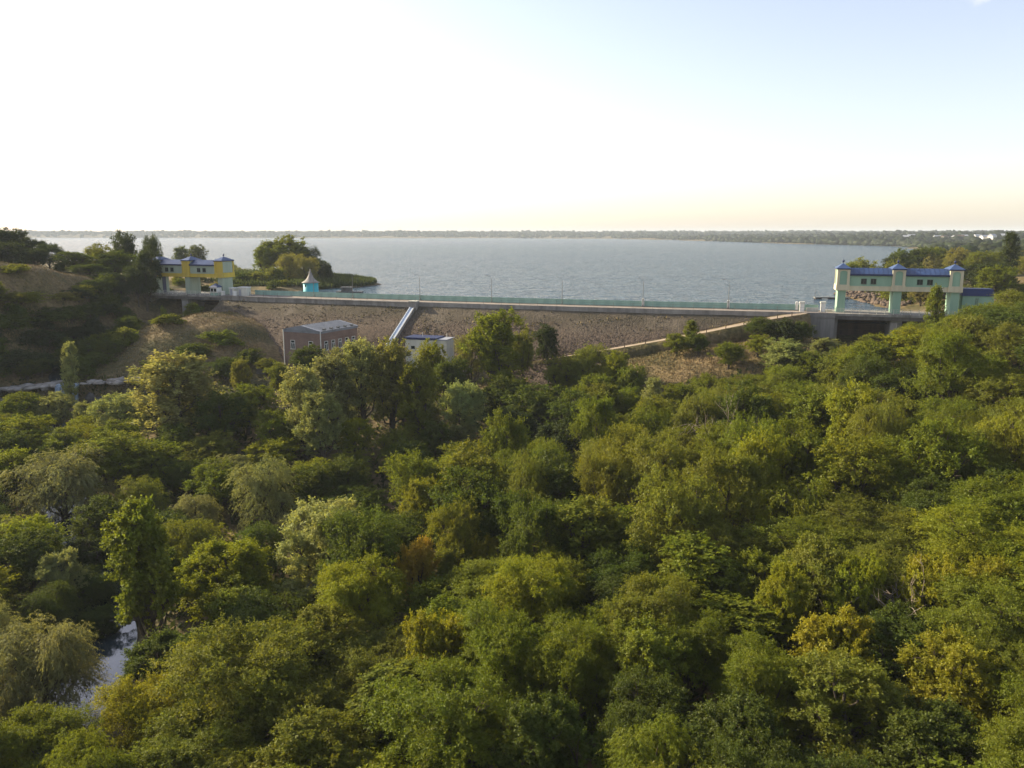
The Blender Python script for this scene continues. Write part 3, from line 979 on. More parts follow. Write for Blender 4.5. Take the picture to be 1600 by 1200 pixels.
# annexes
t = thing('annex_building', 'plain turquoise annex with navy roof behind the bushes by the near gatehouse', 'building', local(rg_o, RG_A, (RG_L + 0.6, 1.5, 0)), RG_A)
MB().box(0, 6.2, 0, 6, -1, 4.2).build('wall', M['mint'], t)
rf = MB().frustum(-0.25, 6.45, -0.25, 6.25, 4.203, 5.7, 0.3, 1.6).build('roof', M['navy'], t)
MB().box(0.8, 1.7, -0.06, -0.003, 0, 2.1).build('door', M['steel'], t)
for x in (2.6, 3.0):
    MB().box(x - 0.03, x + 0.03, -0.25, -0.2, 0, 3.8).build('ladder_rail', M['rust'], t)
for z in np.arange(0.3, 3.8, 0.4):
    MB().box(2.63, 2.97, -0.24, -0.21, z, z + 0.04).build('ladder_rung', M['rust'], t)
t = thing('sign_post', 'small white sign on a post beside the turquoise annex', 'sign', local(rg_o, RG_A, (RG_L + 5.0, -3.5, -0.3)), RG_A)
MB().tube([(0, 0, -1.5), (0, 0, 1.0)], 0.05, 6).build('post', M['steel'], t)
MB().box(-0.35, 0.35, -0.06, -0.02, 0.3, 1.5).build('sign_face', M['white'], t)
t = thing('annex_building', 'low pale green annex under the trees beside the yellow-banded gatehouse', 'building', local(lg_o, LG_A, (-8.2, 0.5, 0)), LG_A)
MB().box(0, 7.6, 0, 4, -1, 2.6).build('wall', M['pale_mint'], t)
MB().frustum(-0.2, 7.8, -0.2, 4.2, 2.603, 2.85, 0.1, 0.1).build('roof', M['concrete'], t)
MB().box(1.2, 2.1, -0.05, -0.003, 0, 2.0).build('door', M['steel'], t)
t = thing('steel_door', 'tall dark door panel set beside the first leg of the yellow-banded gatehouse', 'door', local(lg_o, LG_A, (2.08, 2.0, 0)), LG_A)
MB().box(0, 0.08, 0, 1.4, 0.0, 5.0).build('panel', M['navy'], t)
MB().box(0.083, 0.13, 0.15, 0.25, 1.0, 1.3).build('handle', M['steel'], t)

# guard booth and sheds beside the far gatehouse
def deck_spot(u, v, dy=0.0):
    x, y, z = at_z(u, v, DECK)
    return (x, y + dy, DECK)
t = thing('guard_booth', 'small white and turquoise guard booth with pointed blue roof below the far gatehouse', 'booth', local(lg_o, LG_A, (LG_L - 1.6, -1.35, 0)), LG_A)
MB().box(-1.2, 1.2, -1.0, 1.0, 0, 2.3).build('wall', M['white'], t)
MB().box(-1.22, 1.22, -1.02, 1.02, 0.003, 0.8).build('plinth', M['rail_green'], t)
MB().frustum(-1.5, 1.5, -1.3, 1.3, 2.303, 3.5, 1.45, 1.25).build('roof', M['blue_roof'], t)
for x0 in (-0.95, 0.15):
    w = MB().box(x0, x0 + 0.8, -1.06, -1.003, 1.0, 2.0).build('window', M['glass'], t)
    MB().box(x0 - 0.06, x0 + 0.86, -1.1, -1.003, 0.9, 0.997).build('sill', M['white'], w)
for u, v, w, h, lab in ((3.2, 0.6, 1.7, 2.0, 'narrow grey-white metal shed right next to the guard booth'), (7.2, 0.3, 3.0, 2.3, 'wider grey-white metal shed at the start of the turquoise railing')):
    t = thing('metal_shed', lab, 'shed', local(lg_o, LG_A, (LG_L + u, v, 0)), LG_A)
    MB().box(-w / 2, w / 2, -0.9, 0.9, 0, h).build('wall', M['offwhite'], t)
    MB().frustum(-w / 2 - 0.15, w / 2 + 0.15, -1.05, 1.05, h + 0.003, h + 0.2, 0.05, 0.05).build('roof', M['white'], t)
    MB().box(-w / 2 + 0.25, -w / 2 + 1.0, -0.95, -0.903, 0, 1.8).build('door', M['grey_metal'], t)
for u, lab in ((1.3, 'low white gate block in front of the narrow shed'), (5.6, 'low white gate block in front of the wider shed')):
    t = thing('gate_block', lab, 'gate block', local(lg_o, LG_A, (LG_L + u, -1.9, 0)), LG_A, 'white gate blocks at the far end of the crest')
    MB().box(-0.45, 0.45, -0.4, 0.4, 0, 1.15).build('block', M['white'], t)
    MB().frustum(-0.52, 0.52, -0.47, 0.47, 1.153, 1.3, 0.1, 0.1).build('cap', M['white'], t)

# round kiosk with a flared pointed roof
kx, ky, _ = deck_spot(482, 463, 3.2)
t = thing('round_kiosk', 'round turquoise kiosk with flared pointed grey roof behind the railing', 'kiosk', (kx, ky, DECK + 1.5))
MB().lathe([(2.15, -5.0), (2.15, 2.3)], 28).build('drum', M['teal'], t, True)
rf = MB().lathe([(2.55, 2.2), (2.5, 2.32), (1.75, 2.75), (1.2, 3.25), (0.8, 3.85), (0.48, 4.6), (0.2, 5.5), (0.05, 6.1)], 28).build('roof', M['shingle'], t, True)
MB().lathe([(0.05, 6.0), (0.03, 6.6)], 8).build('spike', M['steel'], rf)
MB().box(-1.25, -0.85, -1.98, -1.7, 1.1, 1.7).build('window', M['glass'], t)

# moored barge beyond the crest
bx, by, _ = at_z(541, 460, 0.0)
t = thing('pump_barge', 'dark flat barge with small cabin moored beyond the railing', 'barge', (bx, by + 6, 0), R(-6))
MB().frustum(-4.2, 4.2, -1.3, 1.3, -0.4, 0.7, -0.3, -0.15).build('hull', M['steel'], t)
MB().box(-2.8, 0.6, -0.9, 0.9, 0.703, 2.0).build('cabin', M['dark_concrete'], t)
MB().box(-3.0, 0.8, -1.05, 1.05, 2.003, 2.12).build('cabin_roof', M['steel'], t)
MB().tube([(2.4, 0, 0.7), (2.4, 0, 2.6)], 0.06, 6).build('mast', M['steel'], t)
# floating jetty by the near bank
jx, jy, _ = at_z(1289, 466, 0.2)
t = thing('floating_jetty', 'dark floating jetty with a thin pole reaching out beside the near gatehouse', 'jetty', (jx + 1.5, jy, 0), R(-4))
MB().box(-4.8, 6, -1.1, 1.1, 0.25, 0.6).build('deck', M['steel'], t)
for x in (-3.6, 0.6, 4.4):
    MB().box(x - 0.9, x + 0.9, -0.95, 0.95, -0.3, 0.247).build('float', M['rust'], t)
MB().tube([(-4.3, 0.6, 0.6), (-4.3, 0.6, 3.0)], 0.05, 6).build('pole', M['steel'], t)

# ------------------------------------------------------------------ chute on the dam face
ci = min(range(len(xs)), key=lambda i: abs(project(*off(i, -4.2, DECK))[0] - 646))
ang = math.atan2(tang[ci, 1], tang[ci, 0])
t = thing('drain_chute', 'pale blue-white sloping chute with a concrete head box on the dam face', 'chute', off(ci, 0, 0), ang)
MB().box(-1.1, 1.1, -5.0, -3.0, DECK - 1.9, DECK + 0.35).build('head_box', M['concrete'], t)
MB().box(-1.25, 1.25, -5.15, -2.9, DECK + 0.353, DECK + 0.5).build('head_cap', M['offwhite'], t)
def slope_box(x0, x1, y0, y1, h0, h1, mat, nm):
    z0, z1 = face_z(y0), face_z(y1)
    v = [(x0, y0, z0 + h0), (x1, y0, z0 + h0), (x1, y1, z1 + h0), (x0, y1, z1 + h0), (x0, y0, z0 + h1), (x1, y0, z0 + h1), (x1, y1, z1 + h1), (x0, y1, z1 + h1)]
    return MB().add(v, [(0, 1, 2, 3), (4, 7, 6, 5), (0, 4, 5, 1), (1, 5, 6, 2), (2, 6, 7, 3), (3, 7, 4, 0)]).build(nm, mat, t)
slope_box(-0.5, 0.5, -5.02, -23.5, -0.4, 0.75, M['chute'], 'slide')
slope_box(0.51, 0.72, -5.02, -23.5, -0.4, 0.95, M['concrete'], 'side_wall')
slope_box(-0.72, -0.51, -5.02, -23.5, -0.4, 0.95, M['chute'], 'side_wall')
for k in range(9):
    y = -5.5 - k * 2.1
    MB().tube([(-1.6, y, face_z(y) - 0.2), (-1.6, y, face_z(y) + 1.2)], 0.04, 5).build('rail_post', M['rust'], t)
MB().tube([(-1.6, -5.0, face_z(-5.0) + 1.15), (-1.6, -23.0, face_z(-23.0) + 1.15)], 0.035, 5).build('handrail', M['rust'], t)
for k in range(30):
    y = -5.3 - k * 0.6
    slope_box(-1.5, -0.97, y, y - 0.5, -0.3, 0.22, M['dark_concrete'], 'step')

# ------------------------------------------------------------------ brick powerhouse
PA, PB = np.array((-54.4, 190.8)), np.array((-44.6, 186.0))
pa = math.atan2(PB[1] - PA[1], PB[0] - PA[0])
t = thing('powerhouse', 'brown brick powerhouse with low grey metal roof at the foot of the dam', 'building', (PA[0], PA[1], -13.0), pa)
W, DP, HT = 10.9, 14.0, 10.2
MB().box(0, W, 0, DP, 0, HT).build('wall', M['brick'], t)
MB().box(-0.06, W + 0.06, -0.06, DP + 0.06, 0.0, 1.2).build('plinth', M['concrete'], t)
MB().box(-0.15, W + 0.15, -0.15, DP + 0.15, HT + 0.003, HT + 0.55).build('fascia', M['dark_roof'], t)
rf = MB()
rf.add([(-0.3, -0.3, HT + 0.553), (W + 0.3, -0.3, HT + 0.553), (W + 0.3, DP + 0.3, HT + 0.553), (-0.3, DP + 0.3, HT + 0.553), (W / 2, -0.3, HT + 1.7), (W / 2, DP + 0.3, HT + 1.7)],
       [(0, 3, 2, 1), (0, 1, 4), (1, 2, 5, 4), (2, 3, 5), (3, 0, 4, 5)])
rf = rf.build('roof', M['dark_roof'], t)
for k in range(1, 16):
    y = DP * k / 16
    for s in (0, 1):
        xa, xb = (W / 2, -0.3) if s else (W / 2, W + 0.3)
        MB().add([(xa, y - .03, HT + 1.7), (xb, y - .03, HT + 0.56), (xb, y + .03, HT + 0.56), (xa, y + .03, HT + 1.7), (xa, y - .03, HT + 1.78), (xb, y - .03, HT + 0.64), (xb, y + .03, HT + 0.64), (xa, y + .03, HT + 1.78)],
                 [(0, 1, 2, 3), (4, 7, 6, 5), (0, 4, 5, 1), (1, 5, 6, 2), (2, 6, 7, 3), (3, 7, 4, 0)]).build('seam', M['dark_roof'], rf)
for k in range(5):
    y = 1.6 + k * 2.6
    MB().box(W - 0.7, W + 0.1, y, y + 0.5, HT + 0.75, HT + 1.05).build('snow_guard', M['steel'], rf)
def pwin(face, c, z0, w=1.1, h=1.9):
    if face == 'front':
        bx = lambda a0, a1, d0, d1, z0, z1: MB().box(a0, a1, -d1, -d0, z0, z1)
    else:
        bx = lambda a0, a1, d0, d1, z0, z1: MB().box(W + d0, W + d1, a0, a1, z0, z1)
    o = bx(c - w / 2, c + w / 2, 0.004, 0.03, z0, z0 + h).build('window', M['glass'], t)
    for (a0, a1, zz0, zz1) in ((c - w / 2 - 0.12, c - w / 2 - 0.002, z0 - .1, z0 + h + .1), (c + w / 2 + 0.002, c + w / 2 + 0.12, z0 - .1, z0 + h + .1),
                               (c - w / 2, c + w / 2, z0 + h + 0.002, z0 + h + .1), (c - 0.05, c + 0.05, z0, z0 + h * 0.66), (c - w / 2, c + w / 2, z0 + h * 0.66, z0 + h * 0.72)):
        bx(a0, a1, 0.033, 0.09, zz0, zz1).build('frame', M['white'], o)
    bx(c - w / 2 - 0.2, c + w / 2 + 0.2, 0.033, 0.2, z0 - 0.2, z0 - 0.103).build('sill', M['white'], o)
for c in (2.6, 8.0):
    pwin('front', c, 6.3)
for k in range(5):
    pwin('side', 1.9 + k * 2.6, 6.3)
for x, y in ((-0.12, -0.12), (W + 0.12, -0.12)):
    MB().tube([(x, y, 0), (x, y, HT + 0.5)], 0.11, 8).build('downpipe', M['white'], t)

# white kiosk building at the foot of the chute
ka, kb = at_y(633, 530, 186), at_y(697, 530, 183)
kang = math.atan2(kb[1] - ka[1], kb[0] - ka[0])
KL = math.hypot(kb[0] - ka[0], kb[1] - ka[1])
t = thing('valve_house', 'small cream valve house with navy roof edge beside the foot of the chute', 'building', (ka[0], ka[1], -11.5), kang)
h = ka[2] + 11.5
MB().box(0, KL * 0.76, 0, 5, 0, h).build('wall', M['offwhite'], t)
MB().box(KL * 0.76, KL, 0.25, 5, 0, h - 0.05).build('side_wing', M['offwhite'], t)
MB().box(-0.15, KL * 0.76 + 0.1, -0.15, 5.1, h + 0.003, h + 0.5).build('roof_edge', M['navy'], t)
MB().box(KL * 0.76 + 0.103, KL + 0.1, 0.15, 5.1, h - 0.047, h + 0.25).build('wing_roof', M['grey_metal'], t)
w = MB().box(1.5, 2.4, -0.05, -0.003, h - 2.2, h - 1.5).build('window', M['glass'], t)
MB().box(1.4, 2.5, -0.12, -0.003, h - 2.32, h - 2.203).build('sill', M['white'], w)
MB().box(KL * 0.89, KL * 0.89 + 0.3, 0.2, 0.247, h - 2.6, h - 1.0).build('slit_window', M['glass'], t)
for x in (3.6, KL - 0.6):
    MB().tube([(x, 2, h + 0.2), (x, 2, h + 1.5)], 0.05, 6).build('vent_pipe', M['white'], t)
# low wall in the yard of the powerhouse
yx, yy = [float(q) for q in solve(413, 577, 1.3)]
t = thing('yard_wall', 'low pale concrete wall in the dark yard before the brick powerhouse', 'wall', (yx, yy, gz(yx, yy)), R(-4))
MB().box(-1.9, 1.9, -0.12, 0.12, -0.6, 1.15).build('wall_body', M['dark_concrete'], t)
MB().box(-1.95, 1.95, -0.18, 0.18, 1.153, 1.28).build('coping', M['concrete'], t)
# notice board on the mound
nbx, nby, nbz = at_y(197, 527, 203)
t = thing('notice_board', 'small weathered white notice board on posts on the dry grass mound', 'sign', (nbx, nby, gz(nbx, nby)), R(15))
MB().box(-0.6, 0.6, -0.05, 0.05, 1.2, 2.0).build('board', M['concrete'], t)
for x in (-0.7, 0.7):
    MB().tube([(x, 0.08, -0.3), (x, 0.08, 2.2)], 0.05, 6).build('post', M['rust'], t)

# ------------------------------------------------------------------ ramp road with guard posts
RAMP = [(66, 181.5, 2.38), (57, 178.6, 1.4), (47, 177.6, -0.6), (36, 178.3, -2.9), (24, 180.4, -5.4), (12, 182.5, -7.6), (0, 184.5, -9.6), (-10, 183.5, -10.9), (-18, 178, -11.9)]
ramp_o, rc, rw_, rn = ribbon('ramp_road', RAMP, [2.5] * 9, M['dirt'], 0.15)
bank = MB()
kk = len(rc)
bv = []
for i in range(kk):
    for s, dz in ((-2.1, 0.12), (2.1, 0.12), (3.2, -4.0), (-4.5, -3.0)):
        bv.append((rc[i, 0] + rn[i, 0] * s, rc[i, 1] + rn[i, 1] * s, rc[i, 2] + dz))
bf = [(i * 4 + j, i * 4 + (j + 1) % 4, i * 4 + 4 + (j + 1) % 4, i * 4 + 4 + j) for i in range(kk - 1) for j in range(4)]
bk = link('embankment', mesh_np('embankment', bv, bf, M['ground'], smooth=False))
tag(bk, kind='structure')
gl = thing('guard_rail', 'rusty low guard rail on posts along the lower edge of the pale ramp', 'guard rail', (0, 0, 0))
pm = MB().box(-0.07, 0.07, -0.07, 0.07, -0.4, 0.95).mesh('post', M['rust'])
side = 1 if rn[20, 1] < 0 else -1
line = []
for i in range(4, kk - 14, 3):
    p = (rc[i, 0] + rn[i, 0] * side * 2.0, rc[i, 1] + rn[i, 1] * side * 2.0, rc[i, 2] + 0.2)
    line.append((p[0], p[1], p[2] + 0.85))
    o = link('post', pm, gl)
    o.location = p
MB().tube(line, 0.06, 5).build('rail_bar', M['rust'], gl)

# ------------------------------------------------------------------ rocks: waterfall ledge, lake bank
wfx, wfy = -97.0, 175.0
rr = np.random.default_rng(11)
n = 90
P = np.stack([rr.uniform(-124, -82, n), 178.0 + rr.normal(0, 1.5, n), np.zeros(n)], 1)
P[:, 1] += (P[:, 0] + 100) * 0.10
P = P[np.abs(P[:, 0] + 98.5) > 2.6]
P[:, 2] = -13.6 + rr.normal(0, 0.22, len(P)) + np.clip((P[:, 0] + 104) * 0.06, -1.0, 1.2)
tag(link('rock_ledge', rocks_mesh('rock_ledge', P, 0.9 + 1.3 * rr.random(len(P)), M['ledge'], 5, 0.26)), kind='stuff')
n = 60
P = np.stack([rr.uniform(-122, -80, n), 174.6 + rr.normal(0, 0.6, n), rr.uniform(-21, -16.2, n)], 1)
P[:, 1] += (P[:, 0] + 100) * 0.10
P = P[np.abs(P[:, 0] + 98.5) > 3.2]
tag(link('ledge_cliff', rocks_mesh('ledge_cliff', P, 0.8 + 0.8 * rr.random(len(P)), M['rock'], 7, 0.9)), kind='stuff')
n = 260
P = np.stack([rr.uniform(103, 120, n), rr.uniform(222, 276, n), np.zeros(n)], 1)
P[:, 0] = xr(P[:, 1]) + rr.uniform(-2.5, 4.5, n)
P[:, 2] = ground_z(P[:, 0], P[:, 1]) + 0.15
tag(link('bank_boulders', rocks_mesh('bank_boulders', P, 0.45 + 0.6 * rr.random(n), M['riprap'], 6)), kind='stuff')

# waterfall: curved ribbed sheet and separate strands
t = thing('waterfall', 'narrow bluish waterfall dropping off the rock ledge beside the slim poplar', 'waterfall', (-98.6, 174.2, -19.5), R(8))
for k in range(11):
    x = -2.2 + k * 0.44
    w = 0.16 + 0.16 * ((k * 7) % 5) / 4
    lean = 0.25 * math.sin(k * 1.7)
    pts = [(x, 2.4, 6.6), (x, 1.4, 6.55), (x + lean * .2, 0.6, 6.1), (x + lean * .5, 0.1, 4.4), (x + lean, -0.25, 2.2), (x + lean * 1.3, -0.5, -0.6)]
    MB().tube(pts, [w, w, w * 0.9, w * 0.8, w * 1.1, w * 1.5], 6).build('strand', M['foam'], t, True)
sv, sf = [], []
for i in range(7):
    q = [(2.6, 6.45), (1.5, 6.4), (0.75, 5.9), (0.35, 4.3), (0.1, 2.2), (-0.1, 0.6), (-0.2, -0.8)][i]
    for j in range(23):
        sv.append((-2.4 + j * 0.22, q[0] + 0.08 * math.sin(j * 1.9), q[1]))
for i in range(6):
    for j in range(22):
        a = i * 23 + j
        sf.append((a, a + 1, a + 24, a + 23))
link('sheet', mesh_np('sheet', sv, sf, M['foam'], smooth=True), t)

# ------------------------------------------------------------------ vegetation: prototypes
def unit(a):
    return a / (np.linalg.norm(a, axis=-1, keepdims=True) + 1e-9)

def leaf_quads(P, D, N, L, W):
    S = unit(np.cross(D, N))
    L, W = L[:, None], W[:, None]
    v = np.stack([P, P + D * L * 0.45 + S * W * 0.5, P + D * L, P + D * L * 0.45 - S * W * 0.5], 1)
    return v.reshape(-1, 3), np.arange(len(P) * 4).reshape(-1, 4)

PROTO = {}
def proto(name, seed, H, Rr, cb, lobes, lobe_r, lobe_z, clumps, shoots, slen, up, rnd, droop, nleaf, ll, lw, shape='round', trunk_r=0.028, inner=0.35, hang=0.2, bare=False, side=0.9):
    """a tree of height H and crown radius Rr: trunk, limbs to lobes, branchlets to clumps, leafy shoots"""
    r = np.random.default_rng(seed)
    cz0 = cb * H
    Lc, Ls = [], []
    for k in range(lobes):
        f = (k + 0.5) / lobes
        if shape == 'column':
            t = f
            rad = Rr * 0.28 * r.random() * (1 - 0.5 * t)
            s = lobe_r * Rr * (0.55 + 0.6 * math.sin(math.pi * min(1, t * 0.85 + 0.12)))
        elif shape == 'upswept':
            t = 0.12 + 0.8 * f ** 0.9
            rad = Rr * 0.7 * math.sin(math.pi * (0.2 + 0.7 * t)) * (0.35 + 0.65 * r.random())
            s = lobe_r * Rr * (0.8 + 0.4 * r.random())
        elif shape == 'flat':
            t = 0.35 + 0.6 * f
            rad = Rr * (0.78 - 0.5 * max(0, t - 0.55)) * (0.35 + 0.65 * r.random())
            s = lobe_r * Rr * (0.75 + 0.5 * r.random())
        elif shape == 'mound':
            t = 0.12 + 0.72 * f
            rad = Rr * 0.68 * (1 - t * 0.75) * (0.5 + 0.6 * r.random())
            s = lobe_r * Rr * (0.8 + 0.4 * r.random())
        else:
            t = 0.2 + 0.68 * f
            rad = Rr * 0.66 * math.sin(math.pi * (0.18 + 0.72 * t)) * (0.45 + 0.55 * r.random())
            s = lobe_r * Rr * (0.75 + 0.5 * r.random())
        a = k * 2.4 + r.normal(0, 0.4)
        z = cz0 + (H - cz0) * t
        z = min(z, H - s * lobe_z * 0.9)
        Lc.append((math.cos(a) * rad, math.sin(a) * rad, z))
        Ls.append(s)
    Lc, Ls = np.array(Lc), np.array(Ls) * (0.72 + 0.56 * r.random(lobes))
    # clumps over the lobes
    nC = lobes * clumps
    li = np.repeat(np.arange(lobes), clumps)
    d = unit(r.normal(size=(nC, 3)))
    d[:, 2] = np.where(d[:, 2] < -0.45, -d[:, 2], d[:, 2])
    rad = np.where(r.random(nC) < inner, 0.3 + 0.5 * r.random(nC), 0.78 + 0.3 * r.random(nC))
    off_ = d * Ls[li][:, None] * rad[:, None]
    off_[:, 2] *= lobe_z
    C = Lc[li] + off_
    C[:, 2] = np.maximum(C[:, 2], 0.02 * H + 0.1)
    outw = unit(d * np.array([1, 1, 0.8]) + unit(C - np.array([0, 0, cz0 + (H - cz0) * 0.4])) * 0.5)
    # shoots
    nS = nC * shoots
    ci = np.repeat(np.arange(nC), shoots)
    sd = unit(outw[ci] + np.array([0, 0, up]) + r.normal(0, rnd, (nS, 3)))
    sl = slen * (0.5 + 1.3 * r.random(nS) ** 2)
    sb = C[ci] + r.normal(0, slen * 0.22, (nS, 3)) - sd * sl[:, None] * 0.35
    # leaves
    nL = nS * nleaf
    si = np.repeat(np.arange(nS), nleaf)
    s = np.tile((np.arange(nleaf) + 0.5) / nleaf, nS) * 0.9 + 0.1 + r.normal(0, 0.03, nL)
    pos = sb[si] + sd[si] * (sl[si] * s)[:, None]
    pos[:, 2] -= droop * sl[si] * s ** 2
    tan = unit(sd[si] + np.stack([np.zeros(nL), np.zeros(nL), -2 * droop * s], 1))
    sidev = unit(np.cross(tan, r.normal(size=(nL, 3))))
    ld = unit(tan * 0.55 + sidev * side + np.array([0, 0, -hang]))
    ln = unit(np.array([0, 0, 0.35]) + outw[ci][si] * 0.7 + r.normal(0, 0.6, (nL, 3)))
    sz = 0.7 + 0.6 * r.random(nL)
    v, f = leaf_quads(pos, ld, ln, ll * sz, lw * sz)
    v[:, 2] = np.maximum(v[:, 2], 0.02)
    tone = np.zeros((nL, 4, 4), np.float32)
    lob_t, clump_t = r.random(lobes), r.random(nC)
    hue = np.clip(0.35 * lob_t[li][ci][si] + 0.35 * clump_t[ci][si] + 0.3 * r.random(nL), 0, 1)
    val = np.clip(0.25 * r.random(lobes)[li][ci][si] + 0.25 * r.random(nC)[ci][si] + 0.5 * r.random(nL), 0, 1)
    tone[:, :, 0], tone[:, :, 1], tone[:, :, 3] = hue[:, None], val[:, None], 1
    crown = mesh_np(name + '_crown', v, f, M['leaf'], tone.reshape(-1, 4))
    # wood
    V, Fq = [], []
    def add_tube(p, rad_, n):
        vv, ff_ = tube_np(np.array(p), np.array(rad_), n)
        k = len(V)
        V.extend(vv.tolist())
        Fq.extend([tuple(i + k for i in q) for q in ff_])
    tr = trunk_r * H
    topz = Lc[:, 2].max()
    bend = r.normal(0, 0.02 * H, (5, 2))
    bend[0] = 0
    tp = [(bend[i, 0] * i / 4, bend[i, 1] * i / 4, topz * i / 4 - (0.6 if i == 0 else 0)) for i in range(5)]
    add_tube(tp, [tr * 1.25, tr, tr * 0.75, tr * 0.45, tr * 0.15], 8)
    tpn = np.array(tp)
    for k in range(lobes):
        z0 = min(max(0.12 * H, Lc[k, 2] - 0.9 * math.hypot(Lc[k, 0], Lc[k, 1]) - 0.15 * H), topz * 0.85)
        p0 = np.array([np.interp(z0, tpn[:, 2], tpn[:, 0]), np.interp(z0, tpn[:, 2], tpn[:, 1]), z0])
        p2 = Lc[k]
        p1 = (p0 + p2) / 2 + np.array([p2[0] - p0[0], p2[1] - p0[1], -0.1 * H]) * 0.18 + r.normal(0, 0.01 * H, 3)
        r0 = tr * 0.5 * (1 - 0.6 * z0 / H)
        add_tube([p0, p1, p2], [r0, r0 * 0.7, r0 * 0.4], 6)
        kk = [i for i in range(nC) if li[i] == k][:max(6, min(clumps, 12))]
        for i in kk:
            mid = (p2 + C[i]) / 2 + r.normal(0, 0.04 * Rr, 3) + np.array([0, 0, 0.05 * Rr])
            add_tube([p2 * 0.8 + p1 * 0.2, mid, C[i]], [r0 * 0.33, r0 * 0.2, r0 * 0.06], 4)
    wood = mesh_np(name + '_trunk', V, Fq, M['bark'], smooth=True)
    hh = float(np.percentile(v[:, 2], 99.7))
    rad_xy = float(np.percentile(np.hypot(v[:, 0], v[:, 1]), 97))
    PROTO[name] = (crown, wood, hh, rad_xy)

#        name  seed H  R  cb  lobes lr  lz  clumps shoots slen up rnd droop nleaf ll lw
for s in (1, 2, 3, 4):
    proto('round%d' % s, s, 12, 5.0, 0.14, 14, 0.37, 1.2, 28, 7, 1.0, 0.35, 0.65, 0.15, 11, 0.27, 0.15)
for s in (1, 2, 3):
    proto('locust%d' % s, 20 + s, 11, 5.6, 0.16, 14, 0.33, 0.75, 24, 7, 1.45, 0.45, 0.65, 0.30, 15, 0.25, 0.10, 'flat', inner=0.4, side=1.2)
for s in (1, 2):
    proto('poplar%d' % s, 30 + s, 16, 4.2, 0.12, 22, 0.32, 1.7, 22, 7, 1.0, 0.9, 0.45, 0.0, 10, 0.26, 0.19, 'upswept', inner=0.3)
for s in (1, 2):
    proto('column%d' % s, 40 + s, 14, 1.9, 0.05, 12, 0.75, 1.3, 22, 6, 0.9, 1.5, 0.35, -0.05, 8, 0.30, 0.2, 'column', trunk_r=0.02)
for s in (1, 2):
    proto('willow%d' % s, 50 + s, 11, 5.4, 0.08, 12, 0.42, 0.9, 28, 8, 1.5, 0.25, 0.5, 0.75, 14, 0.30, 0.07, 'round', hang=0.5, side=0.5)
for s in (1, 2, 3):
    proto('shrub%d' % s, 60 + s, 4, 2.6, 0.0, 9, 0.45, 0.8, 20, 6, 0.75, 0.4, 0.6, 0.1, 7, 0.27, 0.14, 'mound', trunk_r=0.02)
# larger, finer-leaved prototypes for the trees close to the camera
for s in (1, 2):
    proto('near_locust%d' % s, 70 + s, 11, 5.2, 0.14, 15, 0.34, 0.75, 34, 11, 1.25, 0.35, 0.6, 0.38, 16, 0.20, 0.068, 'flat', inner=0.4, side=1.2)
for s in (1, 2):
    proto('near_ash%d' % s, 80 + s, 11, 4.6, 0.14, 13, 0.38, 0.95, 34, 10, 0.8, 0.6, 0.5, 0.1, 14, 0.20, 0.10, 'round', inner=0.35)
proto('near_willow1', 90, 11, 5.2, 0.08, 13, 0.40, 0.9, 36, 10, 1.4, 0.25, 0.5, 0.7, 16, 0.24, 0.048, 'round', hang=0.5, side=0.45)
proto('near_cotton1', 93, 16, 3.6, 0.24, 24, 0.30, 1.1, 24, 8, 0.75, 0.4, 0.6, 0.05, 11, 0.22, 0.17, 'upswept', inner=0.3)
proto('near_maple1', 95, 9, 4.6, 0.08, 14, 0.36, 0.9, 34, 9, 0.75, 0.55, 0.55, 0.15, 14, 0.20, 0.11, 'round', inner=0.35)

# leaf colours (real reflectances)
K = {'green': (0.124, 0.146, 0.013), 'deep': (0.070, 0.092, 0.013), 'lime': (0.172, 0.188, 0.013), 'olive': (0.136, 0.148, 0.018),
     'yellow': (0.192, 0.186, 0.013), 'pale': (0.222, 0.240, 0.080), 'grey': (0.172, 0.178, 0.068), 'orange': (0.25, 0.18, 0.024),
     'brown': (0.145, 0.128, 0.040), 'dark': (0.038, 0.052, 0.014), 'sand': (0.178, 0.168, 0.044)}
KW = {'green': 'green', 'deep': 'deep green', 'lime': 'bright green', 'olive': 'olive green', 'yellow': 'yellow-green', 'pale': 'pale green', 'grey': 'grey-green',
      'orange': 'orange-yellow', 'brown': 'brownish', 'dark': 'dark green', 'sand': 'straw-coloured'}
NAMES = {'round': ('broadleaf_tree', 'tree', 'broad tree'), 'locust': ('locust_tree', 'tree', 'feathery tree'), 'poplar': ('poplar_tree', 'tree', 'poplar'), 'column': ('columnar_poplar', 'tree', 'slim poplar'),
         'willow': ('willow_tree', 'tree', 'willow'), 'shrub': ('shrub', 'shrub', 'shrub'), 'near_locust': ('locust_tree', 'tree', 'feathery tree'), 'near_ash': ('ash_tree', 'tree', 'leafy tree'),
         'near_willow': ('willow_tree', 'tree', 'willow'), 'near_cotton': ('poplar_tree', 'tree', 'poplar'), 'near_maple': ('maple_tree', 'tree', 'bushy tree')}
TREES = []                                    # (x, y, radius)
vr = np.random.default_rng(99)

